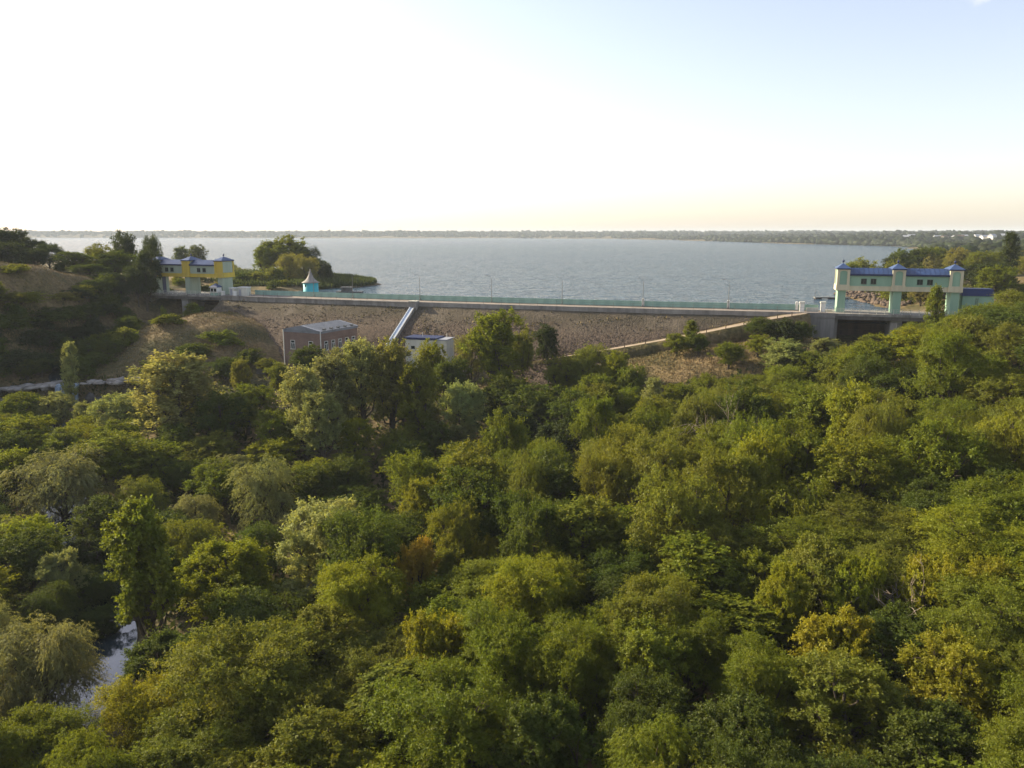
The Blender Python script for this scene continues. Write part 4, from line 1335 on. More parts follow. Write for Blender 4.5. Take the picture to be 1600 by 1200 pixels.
def place(pk, col, x, y, h, w, label, group=None, z=None):
    crown, wood, H0, R0 = PROTO[pk]
    nm, cat, _ = NAMES[pk.rstrip('0123456789')]
    z = gz(x, y) if z is None else z
    t = thing(nm, label, cat, (x, y, z - 0.1), vr.random() * 6.28, group)
    sxy, sz = w / 2 / R0, h / H0
    c = np.array(K[col]) * (0.92 + 0.16 * vr.random()) * (1 + vr.normal(0, 0.022, 3)) * np.array([1.18, 1.11, 1.08])
    stx = 0.88 + 0.26 * vr.random()
    t.rotation_euler = (vr.normal(0, 0.05), vr.normal(0, 0.05), t.rotation_euler[2])
    for part, me in (('crown', crown), ('trunk' if cat == 'tree' else 'stem', wood)):
        o = link(part, me, t)
        o.scale = (sxy * stx, sxy / stx, sz)
        o.color = (*[float(max(q, 0.004)) for q in c], 1)
    TREES.append((x, y, w / 2, t, pk, col, z + h))
    return t

LAND = []                                     # (u, v, short phrase) landmarks for describing the other trees
def hero(u, v, w, h, pk, col, label, short=None, Y=None, group=None):
    if Y is None:
        x, y = solve(u, v, h)
    else:
        x, y, _ = at_y(u, v, Y)
    x, y = float(x), float(y)
    g = gz(x, y)
    ztop = at_y(u, v, y)[2]
    hgt = max(ztop - g, 0.8)
    fw = project(x, y, ztop)[2]
    t = place(pk, col, x, y, hgt, w * fw / F_PX, label, group)
    if short:
        LAND.append((u, v + 0.3 * w, short))
    return t

# --- far bank, behind the dam
WL = 'trees on the hill at the far end of the dam'
for i, (u, v, w, Y, pk, c, lab) in enumerate([
    (-8, 356, 60, 262, 'round1', 'dark', 'dark tree cut by the picture edge on the far hill'),
    (24, 356, 52, 266, 'round2', 'dark', 'tallest dark tree of the wood crowning the far hill'),
    (50, 371, 50, 262, 'round3', 'dark', 'dark tree sloping down from the crown of the far hill wood'),
    (74, 380, 48, 258, 'locust1', 'dark', 'outermost dark tree of the far hill wood, next to the water'),
    (10, 378, 70, 252, 'round4', 'dark', 'dark tree in the lower edge of the far hill wood above the meadow'),
    (48, 388, 60, 250, 'round1', 'dark', 'dark tree at the foot of the far hill wood'),
    (194, 361, 44, 275, 'round2', 'dark', 'tall dark tree rising above the far bank against the bright water'),
    (231, 366, 34, 268, 'locust2', 'dark', 'tall dark tree touching the roof of the far gatehouse'),
    (150, 381, 60, 262, 'round3', 'olive', 'rounded olive tree against the bright water left of the tall dark trees'),
    (112, 393, 56, 252, 'round4', 'deep', 'broad deep green tree at the end of the far meadow'),
    (178, 392, 60, 255, 'round1', 'deep', 'deep green tree below the tall dark tree on the far bank'),
    (140, 412, 56, 243, 'round2', 'deep', 'low deep green tree on the far bank above the spillway gully'),
    (168, 425, 56, 238, 'round4', 'dark', 'dark tree hanging over the spillway gully'),
    (222, 384, 46, 240, 'round3', 'dark', 'dense dark tree standing before the end of the far gatehouse'),
    (212, 415, 34, 239, 'locust3', 'dark', 'small dark tree before the low pale annex'),
    (188, 440, 40, 236, 'round2', 'dark', 'small dark tree at the top of the spillway gully'),
    (282, 384, 26, 430, 'round1', 'deep', 'small distant tree behind the first bay of the far gatehouse roof'),
    (304, 382, 32, 425, 'round2', 'deep', 'distant rounded tree behind the far gatehouse roof ridge'),
]):
    hero(u, v, w, 10, pk, c, lab, None, Y, WL)
PEN = 'trees on the reedy point behind the kiosk'
for (u, v, w, Y, pk, c, lab) in [
    (446, 368, 78, 348, 'round3', 'green', 'tallest dark tree on the reedy point in the lake'),
    (416, 383, 44, 345, 'round1', 'green', 'deep green tree on the landward side of the reedy point'),
    (478, 384, 40, 346, 'locust2', 'dark', 'dark airy tree on the lake side of the tallest tree on the point'),
    (452, 395, 44, 318, 'willow1', 'sand', 'rounded lighter willow in front of the trees on the point'),
    (474, 397, 40, 316, 'willow2', 'sand', 'yellowish willow right behind the round kiosk'),
    (497, 404, 34, 324, 'round2', 'dark', 'dark rounded tree toward the tip of the point'),
    (510, 409, 22, 322, 'shrub1', 'dark', 'last dark bush before the reeds of the point'),
    (430, 416, 40, 312, 'shrub2', 'olive', 'low olive bush at the foot of the willows on the point'),
    (400, 425, 46, 308, 'shrub3', 'olive', 'low bush on the shore behind the metal sheds'),
    (375, 424, 40, 305, 'shrub1', 'deep', 'low bush on the shore behind the guard booth'),
]:
    hero(u, v, w, 8, pk, c, lab, None, Y, PEN)
NB = 'trees on the bank beyond the near gatehouse'
for (u, v, w, Y, pk, c, lab) in [
    (1350, 403, 62, 330, 'shrub1', 'olive', 'rounded olive bush seen over the blue roof of the near gatehouse'),
    (1330, 410, 40, 322, 'shrub3', 'green', 'low green bush at the lake edge over the near gatehouse roof'),
    (1412, 389, 44, 320, 'round2', 'deep', 'deep green tree at the lake edge behind the middle tower of the near gatehouse'),
    (1441, 385, 50, 330, 'round1', 'deep', 'deep green tree behind the second bay of the near gatehouse roof'),
    (1466, 386, 40, 340, 'round4', 'green', 'green tree behind the last tower of the near gatehouse'),
    (1500, 387, 44, 300, 'round3', 'sand', 'yellow-brown tree behind the last tower of the near gatehouse'),
    (1530, 392, 44, 290, 'round2', 'olive', 'olive tree between the yellow-brown tree and the tall dark poplar'),
    (1505, 425, 40, 262, 'locust1', 'sand', 'straw-coloured tree rising behind the navy roofed annex'),
    (1584, 363, 27, 235, 'column1', 'dark', 'tall dark columnar poplar standing above the annex'),
    (1550, 411, 56, 215, 'round4', 'dark', 'dark tree leaning over the turquoise annex'),
    (1600, 440, 40, 205, 'locust2', 'green', 'green tree below the tall dark poplar at the picture edge'),
    (1420, 450, 60, 258, 'shrub2', 'olive', 'bush framed in the first opening under the near gatehouse'),
    (1370, 452, 50, 262, 'shrub3', 'olive', 'bush on the boulder bank seen under the near gatehouse'),
    (1455, 452, 50, 240, 'shrub1', 'deep', 'bush framed in the second opening under the near gatehouse'),
    (1470, 446, 30, 163, 'column2', 'green', 'short columnar poplar standing before the near gatehouse'),
]:
    hero(u, v, w, 8, pk, c, lab, None, Y, NB)

# --- the wooded lake bank beyond the near gatehouse and the scrub behind the far one
br = np.random.default_rng(606)
_items = []
for _ in range(3000):
    if len(_items) >= 44: break
    y = br.uniform(196, 430)
    x = xr(y) + br.uniform(5, 150)
    h = br.uniform(5, 10)
    g = gz(x, y)
    u, v, _w = project(x, y, g + h)
    if u > 1680 or u < 1395 or v < 388: continue
    if u < 1545 and y < 215: continue
    if any((x - a) ** 2 + (y - b) ** 2 < (0.5 * (4 + c)) ** 2 for a, b, c, *_ in TREES): continue
    c = str(br.choice(['deep', 'olive', 'sand', 'green', 'dark']))
    o = place(str(br.choice(['round1', 'round2', 'round3', 'round4', 'locust1', 'shrub1'])), c, x, y, h, br.uniform(7, 11), '-', NB)
    _items.append((KW[c], 'near the water' if x - xr(y) < 50 else 'higher up the bank', u, o))
_low = []
for _ in range(800):
    if len(_low) >= 26: break
    y = br.uniform(250, 330)
    x = min(xl(y) - br.uniform(2, 60), -84)
    g = gz(x, y)
    if any((x - a) ** 2 + (y - b) ** 2 < (0.5 * (2 + c)) ** 2 for a, b, c, *_ in TREES): continue
    if (x + 88) ** 2 + (y - 242) ** 2 < 120: continue
    c = str(br.choice(['olive', 'sand', 'deep', 'green']))
    o = place(str(br.choice(['shrub1', 'shrub2', 'shrub3'])), c, x, y, br.uniform(1.5, 3.4), br.uniform(4, 7), '-', PEN)
    _low.append((KW[c], 'shore', project(x, y, g)[0], o))
ORD = ['first', 'second', 'third', 'fourth', 'fifth', 'sixth', 'seventh', 'eighth', 'ninth', 'tenth', 'eleventh', 'twelfth', 'thirteenth', 'fourteenth']
for key in sorted(set(q[:2] for q in _items + _low)):
    row = sorted([q for q in _items + _low if q[:2] == key], key=lambda q: q[2])
    for k, q in enumerate(row):
        q[3]['label'] = (f'{key[0]} shrub on the shore behind the far gatehouse, {ORD[min(k, 13)]} from the left' if key[1] == 'shore'
                         else f'{key[0]} tree {key[1]} beyond the near gatehouse, {ORD[min(k, 13)]} from the left')

# --- bushes on the far slope and mound
for (u, v, w, h, pk, c, lab) in [
    (22, 412, 50, 2.5, 'shrub1', 'lime', 'bright green bush on the far meadow below the dark wood'),
    (100, 455, 44, 3.0, 'shrub2', 'sand', 'yellowish bush on the brow of the far meadow'),
    (125, 445, 50, 3.5, 'shrub3', 'olive', 'olive bush at the end of the dry meadow'),
    (30, 455, 80, 3.0, 'shrub2', 'olive', 'low wide bush on the slope under the dry meadow'),
    (80, 480, 90, 3.5, 'shrub1', 'deep', 'low deep green bush below the dry meadow brow'),
    (10, 490, 80, 4.0, 'shrub3', 'deep', 'deep green bush on the far slope at the picture edge'),
    (150, 475, 70, 4.0, 'round1', 'dark', 'dark small tree in the spillway gully below the annex'),
    (60, 515, 80, 4.5, 'shrub3', 'dark', 'dark bush midway down the far slope'),
    (120, 510, 80, 4.5, 'round2', 'dark', 'dark tree in the shaded gully above the waterfall'),
    (20, 545, 80, 4.5, 'shrub1', 'dark', 'dark bush low on the far slope above the rock ledge'),
    (75, 550, 60, 4.0, 'shrub2', 'dark', 'dark bush on the bank just above the rock ledge'),
    (165, 519, 52, 5.0, 'round3', 'green', 'small green tree at the foot of the mound above the waterfall'),
    (150, 550, 50, 3.5, 'shrub3', 'deep', 'deep green bush between the waterfall and the mound'),
    (262, 490, 50, 3.0, 'shrub1', 'green', 'round green bush on top of the dry grass mound'),
    (255, 478, 12, 1.6, 'shrub2', 'lime', 'tiny bright bush on the crest of the mound'),
    (300, 473, 34, 2.2, 'shrub3', 'green', 'low green bush before the middle spillway pier'),
    (345, 515, 60, 3.6, 'shrub1', 'green', 'green bush on the shaded side of the mound'),
    (300, 535, 60, 3.6, 'shrub2', 'deep', 'deep green bush low on the mound'),
    (390, 545, 55, 4.0, 'shrub3', 'deep', 'deep green bush between the mound and the brick powerhouse'),
    (415, 560, 40, 4.0, 'round4', 'olive', 'olive bushy tree beside the brick powerhouse corner'),
    (350, 560, 60, 5.0, 'round1', 'deep', 'deep green tree at the foot of the mound'),
    (240, 560, 50, 3.5, 'shrub1', 'olive', 'olive bush at the base of the mound beside the pale poplar'),
]:
    hero(u, v, w, h, pk, c, lab, None, None, 'bushes on the far slope and mound')

# --- shaded scrub on the slope between the far meadow and the spillway gully
sr = np.random.default_rng(515)
_items = []
for _ in range(1500):
    if len(_items) >= 46: break
    x, y = sr.uniform(-152, -97), sr.uniform(164, 232)
    g = gz(x, y)
    if g > 4.0 or g < -13.2: continue
    if any((x - a) ** 2 + (y - b) ** 2 < (0.42 * (3.2 + c)) ** 2 for a, b, c, *_ in TREES): continue
    u, v, _w = project(x, y, g + 3)
    if u < -60 or (u > 205 and v < 520): continue
    tier = 'high' if v < 480 else 'half way up' if v < 530 else 'low'
    c = str(sr.choice(['dark', 'deep', 'deep', 'olive']))
    pk = str(sr.choice(['shrub1', 'shrub2', 'shrub3', 'round1', 'round2']))
    o = place(pk, c, x, y, sr.uniform(3.5, 6.0), sr.uniform(5.5, 8.5), '-', 'dusky shrubs covering the far slope')
    _items.append((tier, KW[c], 'shrub' if pk.startswith('shrub') else 'small tree', u, o))
ORD = ['first', 'second', 'third', 'fourth', 'fifth', 'sixth', 'seventh', 'eighth', 'ninth', 'tenth', 'eleventh', 'twelfth']
for key in sorted(set(q[:3] for q in _items)):
    row = sorted([q for q in _items if q[:3] == key], key=lambda q: q[3])
    for k, q in enumerate(row):
        q[4]['label'] = f'{key[1]} {key[2]} {key[0]} on the far slope' + (f', {ORD[min(k, 11)]} from the left' if len(row) > 1 else '')

# --- valley wood
for (u, v, w, h, pk, c, lab, sh) in [
    (100, 535, 27, 14, 'column1', 'pale', 'slim pale columnar poplar beside the waterfall', 'slim poplar by the waterfall'),
    (270, 553, 128, 18, 'poplar2', 'pale', 'big pale poplar with visible trunk in front of the mound', 'big pale poplar before the mound'),
    (480, 538, 56, 9, 'round3', 'deep', 'deep green tree growing against the front wall of the brick powerhouse', None),
    (436, 566, 40, 8, 'round1', 'olive', 'small olive tree at the corner of the brick powerhouse', None),
    (474, 572, 74, 17, 'poplar2', 'pale', 'pale poplar with bright sunlit side before the brick powerhouse', 'sunlit poplar before the powerhouse'),
    (520, 548, 80, 18, 'poplar1', 'grey', 'grey-green poplar hiding the corner of the brick powerhouse', None),
    (563, 532, 78, 18, 'poplar2', 'pale', 'tall pale poplar between powerhouse and chute', 'tall pale poplar before the chute'),
    (608, 529, 72, 19, 'poplar1', 'sand', 'tall straw-green poplar just before the foot of the chute', None),
    (648, 566, 70, 17, 'poplar2', 'olive', 'shorter olive poplar at the end of the poplar clump', 'last poplar of the clump'),
    (500, 610, 70, 14, 'poplar2', 'pale', 'pale poplar standing in front of the poplar clump', None),
    (672, 531, 52, 12, 'round2', 'lime', 'bright green tree covering the cream valve house', 'bright tree at the valve house'),
    (772, 482, 84, 19, 'poplar1', 'lime', 'tall broad poplar rising against the dam face', 'tall poplar against the dam'),
    (735, 520, 60, 14, 'locust1', 'sand', 'sparse brownish tree leaning on the tall poplar by the dam', None),
    (816, 512, 40, 13, 'round3', 'olive', 'narrow olive tree between the tall poplar and the dark round tree', None),
    (856, 507, 44, 10, 'round1', 'dark', 'small dark round tree alone on the foot of the dam face', 'dark round tree on the dam foot'),
    (725, 598, 78, 12, 'round4', 'pale', 'pale yellow-green tree in front of the dark central trees', 'pale tree of the centre'),
    (700, 560, 70, 12, 'round1', 'deep', 'deep green tree below the cream valve house', None),
    (790, 585, 96, 12, 'round3', 'deep', 'deep green tree below the tall poplar by the dam', None),
    (845, 600, 110, 13, 'round2', 'deep', 'largest deep green tree of the dark central wood', 'largest tree of the dark central wood'),
    (905, 612, 90, 12, 'round1', 'deep', 'deep green tree at the end of the dark central wood', None),
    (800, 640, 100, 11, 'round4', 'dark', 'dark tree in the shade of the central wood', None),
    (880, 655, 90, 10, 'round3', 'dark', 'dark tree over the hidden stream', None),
    (920, 537, 84, 11, 'willow1', 'olive', 'wide olive tree below the end of the pale ramp', 'wide olive tree under the ramp'),
    (885, 556, 70, 10, 'round3', 'olive', 'olive tree beside the dark round tree', None),
    (965, 548, 46, 9, 'round2', 'lime', 'bright green tree right under the lower ramp', 'bright tree under the ramp'),
    (935, 585, 70, 10, 'round4', 'green', 'green tree before the wide olive tree', None),
    (986, 570, 54, 9, 'round1', 'green', 'green tree beside the dry clearing', None),
    (1015, 588, 34, 11, 'column2', 'pale', 'pale narrow poplar at the edge of the dry knoll', 'pale narrow poplar by the knoll'),
    (870, 690, 80, 7, 'round3', 'grey', 'dull green tree standing over the dark gap', None),
    (430, 640, 70, 9, 'round1', 'green', 'green tree at the shaded foot of the poplar clump', None),
    (375, 560, 34, 9, 'round4', 'olive', 'small olive tree behind the big pale poplar', None),
    (382, 600, 90, 10, 'round2', 'green', 'green tree beside the big pale poplar', None),
    (345, 612, 80, 11, 'round3', 'deep', 'deep green tree right behind the big pale poplar', None),
    (85, 612, 62, 9, 'round2', 'pale', 'yellowish rounded tree below the slim poplar', 'yellowish tree under the slim poplar'),
    (130, 626, 40, 8, 'round1', 'pale', 'small yellowish tree in front of the waterfall', None),
    (185, 615, 84, 10, 'round4', 'pale', 'straw-tinted tree between waterfall and big pale poplar', 'straw-tinted tree by the waterfall'),
    (30, 612, 80, 8, 'round3', 'green', 'green tree in front of the pale rock ledge', None),
    (25, 650, 110, 9, 'round1', 'lime', 'bright green broad tree at the picture edge below the ledge', 'bright broad tree below the ledge'),
    (90, 672, 90, 9, 'round3', 'green', 'green tree between the yellowish tree and the big willow', None),
    (175, 680, 130, 10, 'round2', 'green', 'broad green tree in front of the straw-tinted tree', 'broad green tree before the straw-tinted one'),
    (235, 690, 100, 9, 'round1', 'green', 'green tree at the trunk of the big pale poplar', None),
    (90, 705, 170, 12, 'willow1', 'grey', 'big grey-green willow on the near side of the valley', 'big grey-green willow'),
    (20, 702, 80, 9, 'round4', 'lime', 'bright leafy tree beside the big grey-green willow', None),
    (412, 712, 112, 12, 'willow2', 'grey', 'grey-green rounded willow in the middle of the valley', 'grey willow of mid valley'),
    (330, 720, 90, 9, 'round3', 'green', 'green jagged tree left of the rounded grey willow', None),
    (300, 770, 84, 8, 'willow1', 'grey', 'smaller greyish willow behind the tall poplar by the river', None),
    (490, 725, 80, 9, 'round1', 'deep', 'dark leafy tree right of the rounded grey willow', None),
    (545, 715, 70, 9, 'round2', 'deep', 'deep green tree over the dark gap below the poplars', None),
    (640, 690, 80, 9, 'round4', 'deep', 'deep green tree below the last poplar of the clump', 'deep tree under the poplar clump'),
    (735, 690, 100, 9, 'round3', 'green', 'green tree before the dark central wood', None),
    (785, 676, 66, 8, 'round1', 'olive', 'olive pale-topped tree beside the dark central wood', None),
]:
    hero(u, v, w, h, pk, c, lab, sh, None, 'trees of the valley wood')

# --- near trees
for (u, v, w, h, pk, c, lab, sh) in [
    (222, 784, 118, 19, 'near_cotton1', 'green', 'tall open poplar with forked trunk standing by the river bend', 'tall poplar by the river'),
    (360, 838, 140, 12, 'near_ash1', 'lime', 'bright yellow-green tree next to the tall river poplar', 'bright tree by the river poplar'),
    (520, 783, 176, 14, 'near_ash2', 'pale', 'pale silvery-yellow broad tree at the edge of the dark gap', 'pale silvery broad tree'),
    (150, 775, 90, 9, 'round2', 'deep', 'deep green tree tucked between the big grey-green willow and the tall river poplar', None),
    (140, 838, 80, 7, 'round1', 'dark', 'dark low tree on the bank above the small pale round tree', None),
    (455, 905, 60, 6, 'near_ash2', 'deep', 'dark tree in the gap between bright riverside tree and pale silvery tree', None),
    (85, 865, 74, 8, 'near_ash1', 'pale', 'small pale round tree on the far riverbank', 'small pale round tree'),
    (130, 895, 110, 5, 'near_willow1', 'deep', 'dark shrubby willow on the far riverbank beside the tall river poplar', 'dark shrubby willow'),
    (60, 920, 110, 6, 'near_willow1', 'deep', 'dark shrubby willow below the small pale round tree', None),
    (150, 950, 80, 4, 'near_ash1', 'deep', 'low dark bush at the water edge of the river bend', None),
    (50, 975, 190, 11, 'near_willow1', 'grey', 'big weeping willow at the lower picture corner beside the river', 'weeping willow by the river'),
    (395, 985, 250, 12, 'near_locust1', 'olive', 'very wide olive tree below the bright riverside tree', 'very wide olive tree'),
    (215, 1062, 150, 9, 'near_locust2', 'yellow', 'yellowing feathery tree below the tall river poplar', None),
    (560, 880, 150, 11, 'near_locust2', 'lime', 'bright feathery tree below the pale silvery tree', 'bright feathery tree'),
    (662, 748, 84, 11, 'near_ash1', 'lime', 'bright upright tree over the dark gap', 'bright upright tree'),
    (758, 756, 76, 10, 'near_ash2', 'green', 'green rounded tree beside the bright upright tree', None),
    (652, 838, 66, 10.5, 'near_maple1', 'orange', 'orange-yellow autumn tree in the middle of the wood', 'orange autumn tree'),
    (764, 842, 50, 8, 'near_maple1', 'yellow', 'small yellow tree right of the orange autumn tree', 'small yellow tree'),
    (705, 855, 70, 8, 'near_ash1', 'olive', 'olive tree squeezed beside the orange autumn tree', None),
    (830, 868, 150, 11, 'near_locust1', 'lime', 'wide bright feathery tree below the small yellow tree', 'wide bright feathery tree'),
    (690, 960, 120, 10, 'near_maple1', 'yellow', 'yellow-topped tree in the lower middle of the wood', 'yellow-topped tree'),
    (780, 940, 150, 11, 'near_locust2', 'green', 'green feathery tree beside the yellow-topped tree', None),
    (700, 1045, 230, 11, 'near_locust1', 'green', 'large arching feathery tree at the bottom middle', 'large arching tree'),
    (480, 1120, 200, 9, 'near_ash2', 'olive', 'olive tree at the bottom below the very wide olive tree', None),
    (300, 1110, 200, 9, 'near_locust1', 'olive', 'olive feathery tree at the bottom between yellowing tree and arching tree', None),
    (60, 1120, 180, 9, 'near_locust2', 'green', 'green feathery tree in the bottom corner before the weeping willow', None),
    (900, 985, 150, 10, 'near_locust2', 'green', 'shaded green tree right of the yellow-topped tree', None),
    (870, 1090, 150, 10, 'near_ash1', 'deep', 'deep green tree beside the large arching tree at the bottom', None),
    (1075, 960, 120, 9, 'near_locust1', 'green', 'green tree with upright feathery shoots in the lower right wood', 'green tree with upright shoots'),
    (1010, 900, 150, 10, 'near_locust1', 'olive', 'dull olive tree above the feathery shoots', None),
    (1225, 884, 84, 10, 'near_ash2', 'lime', 'bright upright tree near the yellow trees', 'bright upright tree of the slope'),
    (1352, 868, 84, 10, 'near_maple1', 'lime', 'bright jagged tree between bright upright and yellow trees', 'bright jagged tree'),
    (1470, 874, 100, 9, 'near_maple1', 'yellow', 'yellow tree on the lower slope', 'yellow tree on the lower slope'),
    (1565, 870, 110, 9, 'near_maple1', 'yellow', 'yellow tree at the picture edge on the lower slope', 'yellow tree at the edge'),
    (1310, 955, 140, 9, 'near_maple1', 'yellow', 'broad yellow-green tree below the bright jagged tree', 'broad yellow-green tree'),
    (1490, 990, 160, 9, 'near_ash1', 'yellow', 'yellow-green tree under the yellow tree of the lower slope', None),
    (1590, 1000, 120, 8, 'near_locust2', 'olive', 'olive feathery tree at the edge under the yellow tree', None),
    (1340, 1035, 190, 9, 'near_ash2', 'olive', 'wide olive tree below the broad yellow-green tree', None),
    (1190, 1000, 130, 9, 'near_locust2', 'green', 'green tree between feathery shoots and broad yellow-green tree', None),
    (1230, 1178, 100, 6, 'near_ash1', 'lime', 'bright top of a young tree at the bottom edge', None),
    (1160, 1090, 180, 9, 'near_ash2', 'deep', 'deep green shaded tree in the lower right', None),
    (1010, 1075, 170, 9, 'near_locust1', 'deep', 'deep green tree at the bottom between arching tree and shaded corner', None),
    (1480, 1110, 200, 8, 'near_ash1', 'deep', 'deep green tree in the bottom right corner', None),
]:
    hero(u, v, w, h, pk, c, lab, sh, None, 'near trees on the slope below the viewpoint')

# --- right knoll and slope
for (u, v, w, h, pk, c, lab, sh) in [
    (1145, 488, 26, 3.6, 'shrub1', 'green', 'small round tree standing at the edge of the pale ramp', 'small round tree by the ramp'),
    (1080, 500, 26, 6, 'column2', 'green', 'small upright poplar before the pale ramp', 'upright poplar before the ramp'),
    (1058, 520, 46, 5, 'round1', 'olive', 'olive small tree beside the upright poplar at the ramp', None),
    (1092, 520, 34, 5, 'round2', 'deep', 'deep green small tree at the foot of the upright poplar by the ramp', None),
    (1190, 494, 50, 5, 'round3', 'deep', 'deep green tree at the top of the ramp', 'deep green tree at the ramp top'),
    (1225, 497, 50, 4.5, 'shrub2', 'dark', 'dark bush before the wing wall at the ramp top', None),
    (1255, 502, 40, 4, 'shrub3', 'deep', 'deep bush against the wing wall', None),
    (1280, 500, 24, 4, 'shrub1', 'green', 'narrow green bush against the wing wall beside the dark opening', None),
    (1210, 482, 16, 3, 'shrub2', 'olive', 'small olive bush at the road edge on the ramp top', None),
    (1140, 535, 52, 5.5, 'round4', 'green', 'green tree in the middle of the dry knoll', 'green tree on the dry knoll'),
    (1185, 522, 40, 5, 'round2', 'lime', 'bright green tree behind the silvery tree on the knoll', None),
    (1225, 530, 74, 7, 'poplar1', 'pale', 'silvery green tree on the near side of the dry knoll', 'silvery tree on the knoll'),
    (1290, 528, 56, 6, 'poplar2', 'pale', 'silvery bush-like tree below the wing wall', None),
    (1270, 548, 60, 7, 'round1', 'green', 'green tree right of the silvery tree on the knoll', None),
    (1110, 585, 70, 6, 'round3', 'green', 'green tree below the dry knoll', None),
    (1065, 600, 80, 7, 'round4', 'green', 'green tree right of the pale narrow poplar', None),
    (1375, 520, 70, 8, 'round1', 'green', 'green tree before the dark spillway opening', 'green tree at the spillway opening'),
    (1430, 502, 60, 7, 'locust2', 'green', 'green feathery tree hiding the near spillway pier', None),
    (1345, 540, 70, 8, 'locust3', 'olive', 'olive feathery tree below the dark spillway opening', None),
    (1490, 492, 56, 6, 'locust1', 'olive', 'olive feathery tree below the turquoise annex', 'feathery tree below the annex'),
    (1545, 474, 80, 9, 'locust3', 'green', 'green feathery tree on the slope right of the annex', None),
    (1592, 452, 80, 9, 'locust2', 'olive', 'olive feathery tree on the slope at the picture edge', None),
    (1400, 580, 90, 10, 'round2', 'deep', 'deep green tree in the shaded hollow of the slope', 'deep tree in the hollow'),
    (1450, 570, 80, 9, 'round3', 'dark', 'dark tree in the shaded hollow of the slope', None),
    (1540, 545, 110, 9, 'locust1', 'olive', 'wide olive tree on the upper slope', 'wide olive tree of the upper slope'),
    (1300, 600, 100, 10, 'round4', 'olive', 'olive rounded tree below the knoll', 'olive rounded tree under the knoll'),
    (1480, 620, 120, 9, 'locust2', 'green', 'wide feathery tree below the hollow', None),
    (1590, 620, 110, 9, 'locust3', 'olive', 'olive feathery tree at the edge of the upper slope', None),
    (1060, 670, 120, 10, 'locust1', 'olive', 'olive feathery tree beside the bare dead tree', None),
    (950, 690, 120, 10, 'locust2', 'olive', 'olive feathery tree on the brow above the dark stream', 'feathery tree on the brow'),
    (1240, 680, 120, 10, 'locust3', 'green', 'green feathery tree right of the bare dead tree', None),
    (1380, 680, 130, 10, 'locust1', 'green', 'green feathery tree in the middle of the right slope', 'green tree of the mid slope'),
    (1250, 595, 90, 9, 'locust2', 'green', 'green feathery tree below the silvery tree', None),
    (1180, 600, 80, 8, 'round1', 'olive', 'olive tree at the foot of the knoll above the dead tree', None),
]:
    hero(u, v, w, h, pk, c, lab, sh, None, 'trees on the slope toward the near gatehouse')

# --- bare dead tree
def dead_tree(u, v, h, label, seed):
    x, y = solve(u, v, h)
    x, y = float(x), float(y)
    r = np.random.default_rng(seed)
    t = thing('dead_tree', label, 'tree', (x, y, gz(x, y)), 0.0, 'bare dead trees')
    TREES.append((x, y, 3.0, t, 'dead', 'brown', 0))
    def limb(p, d, L, rad, lev, b):
        pts, rr_ = [p], [rad]
        n = 5
        for i in range(n):
            d = unit(d + r.normal(0, 0.16, 3) + np.array([0, 0, 0.06]))
            p = p + d * L / n
            pts.append(p)
            rr_.append(rad * (1 - 0.75 * (i + 1) / n))
        b.tube(pts, rr_, 5)
        if lev < 4:
            for k in range(3 if lev < 2 else 3):
                q = pts[r.integers(2, n + 1)]
                limb(q, unit(d + r.normal(0, 0.55, 3)), L * 0.62, rad * 0.5, lev + 1, b)
    b = MB().tube([(0, 0, -0.5), (0.1, 0, h * 0.15), (0.2, 0.1, h * 0.3)], [0.26, 0.22, 0.18], 7)
    b.build('trunk', M['dead_wood'], t, True)
    for d in ((-0.75, 0.1, 0.95), (0.05, 0.1, 1.0), (1.0, 0.0, 0.75), (-0.3, -0.4, 1.0)):
        b = MB()
        limb(np.array([0.18, 0.08, h * 0.28]), unit(np.array(d, float)), h * 0.5, 0.12, 1, b)
        b.build('limb', M['dead_wood'], t, True)
    LAND.append((u, v + 60, 'bare dead tree' if seed == 5 else 'leafless grey crown'))
dead_tree(1130, 640, 12, 'bare dead tree with pale twisting limbs on the right slope', 5)
dead_tree(1440, 880, 9, 'leafless grey crown between the yellow trees of the lower slope', 8)
dead_tree(1020, 690, 9.5, 'leafless brown tree half hidden on the brow left of the dead tree', 9)

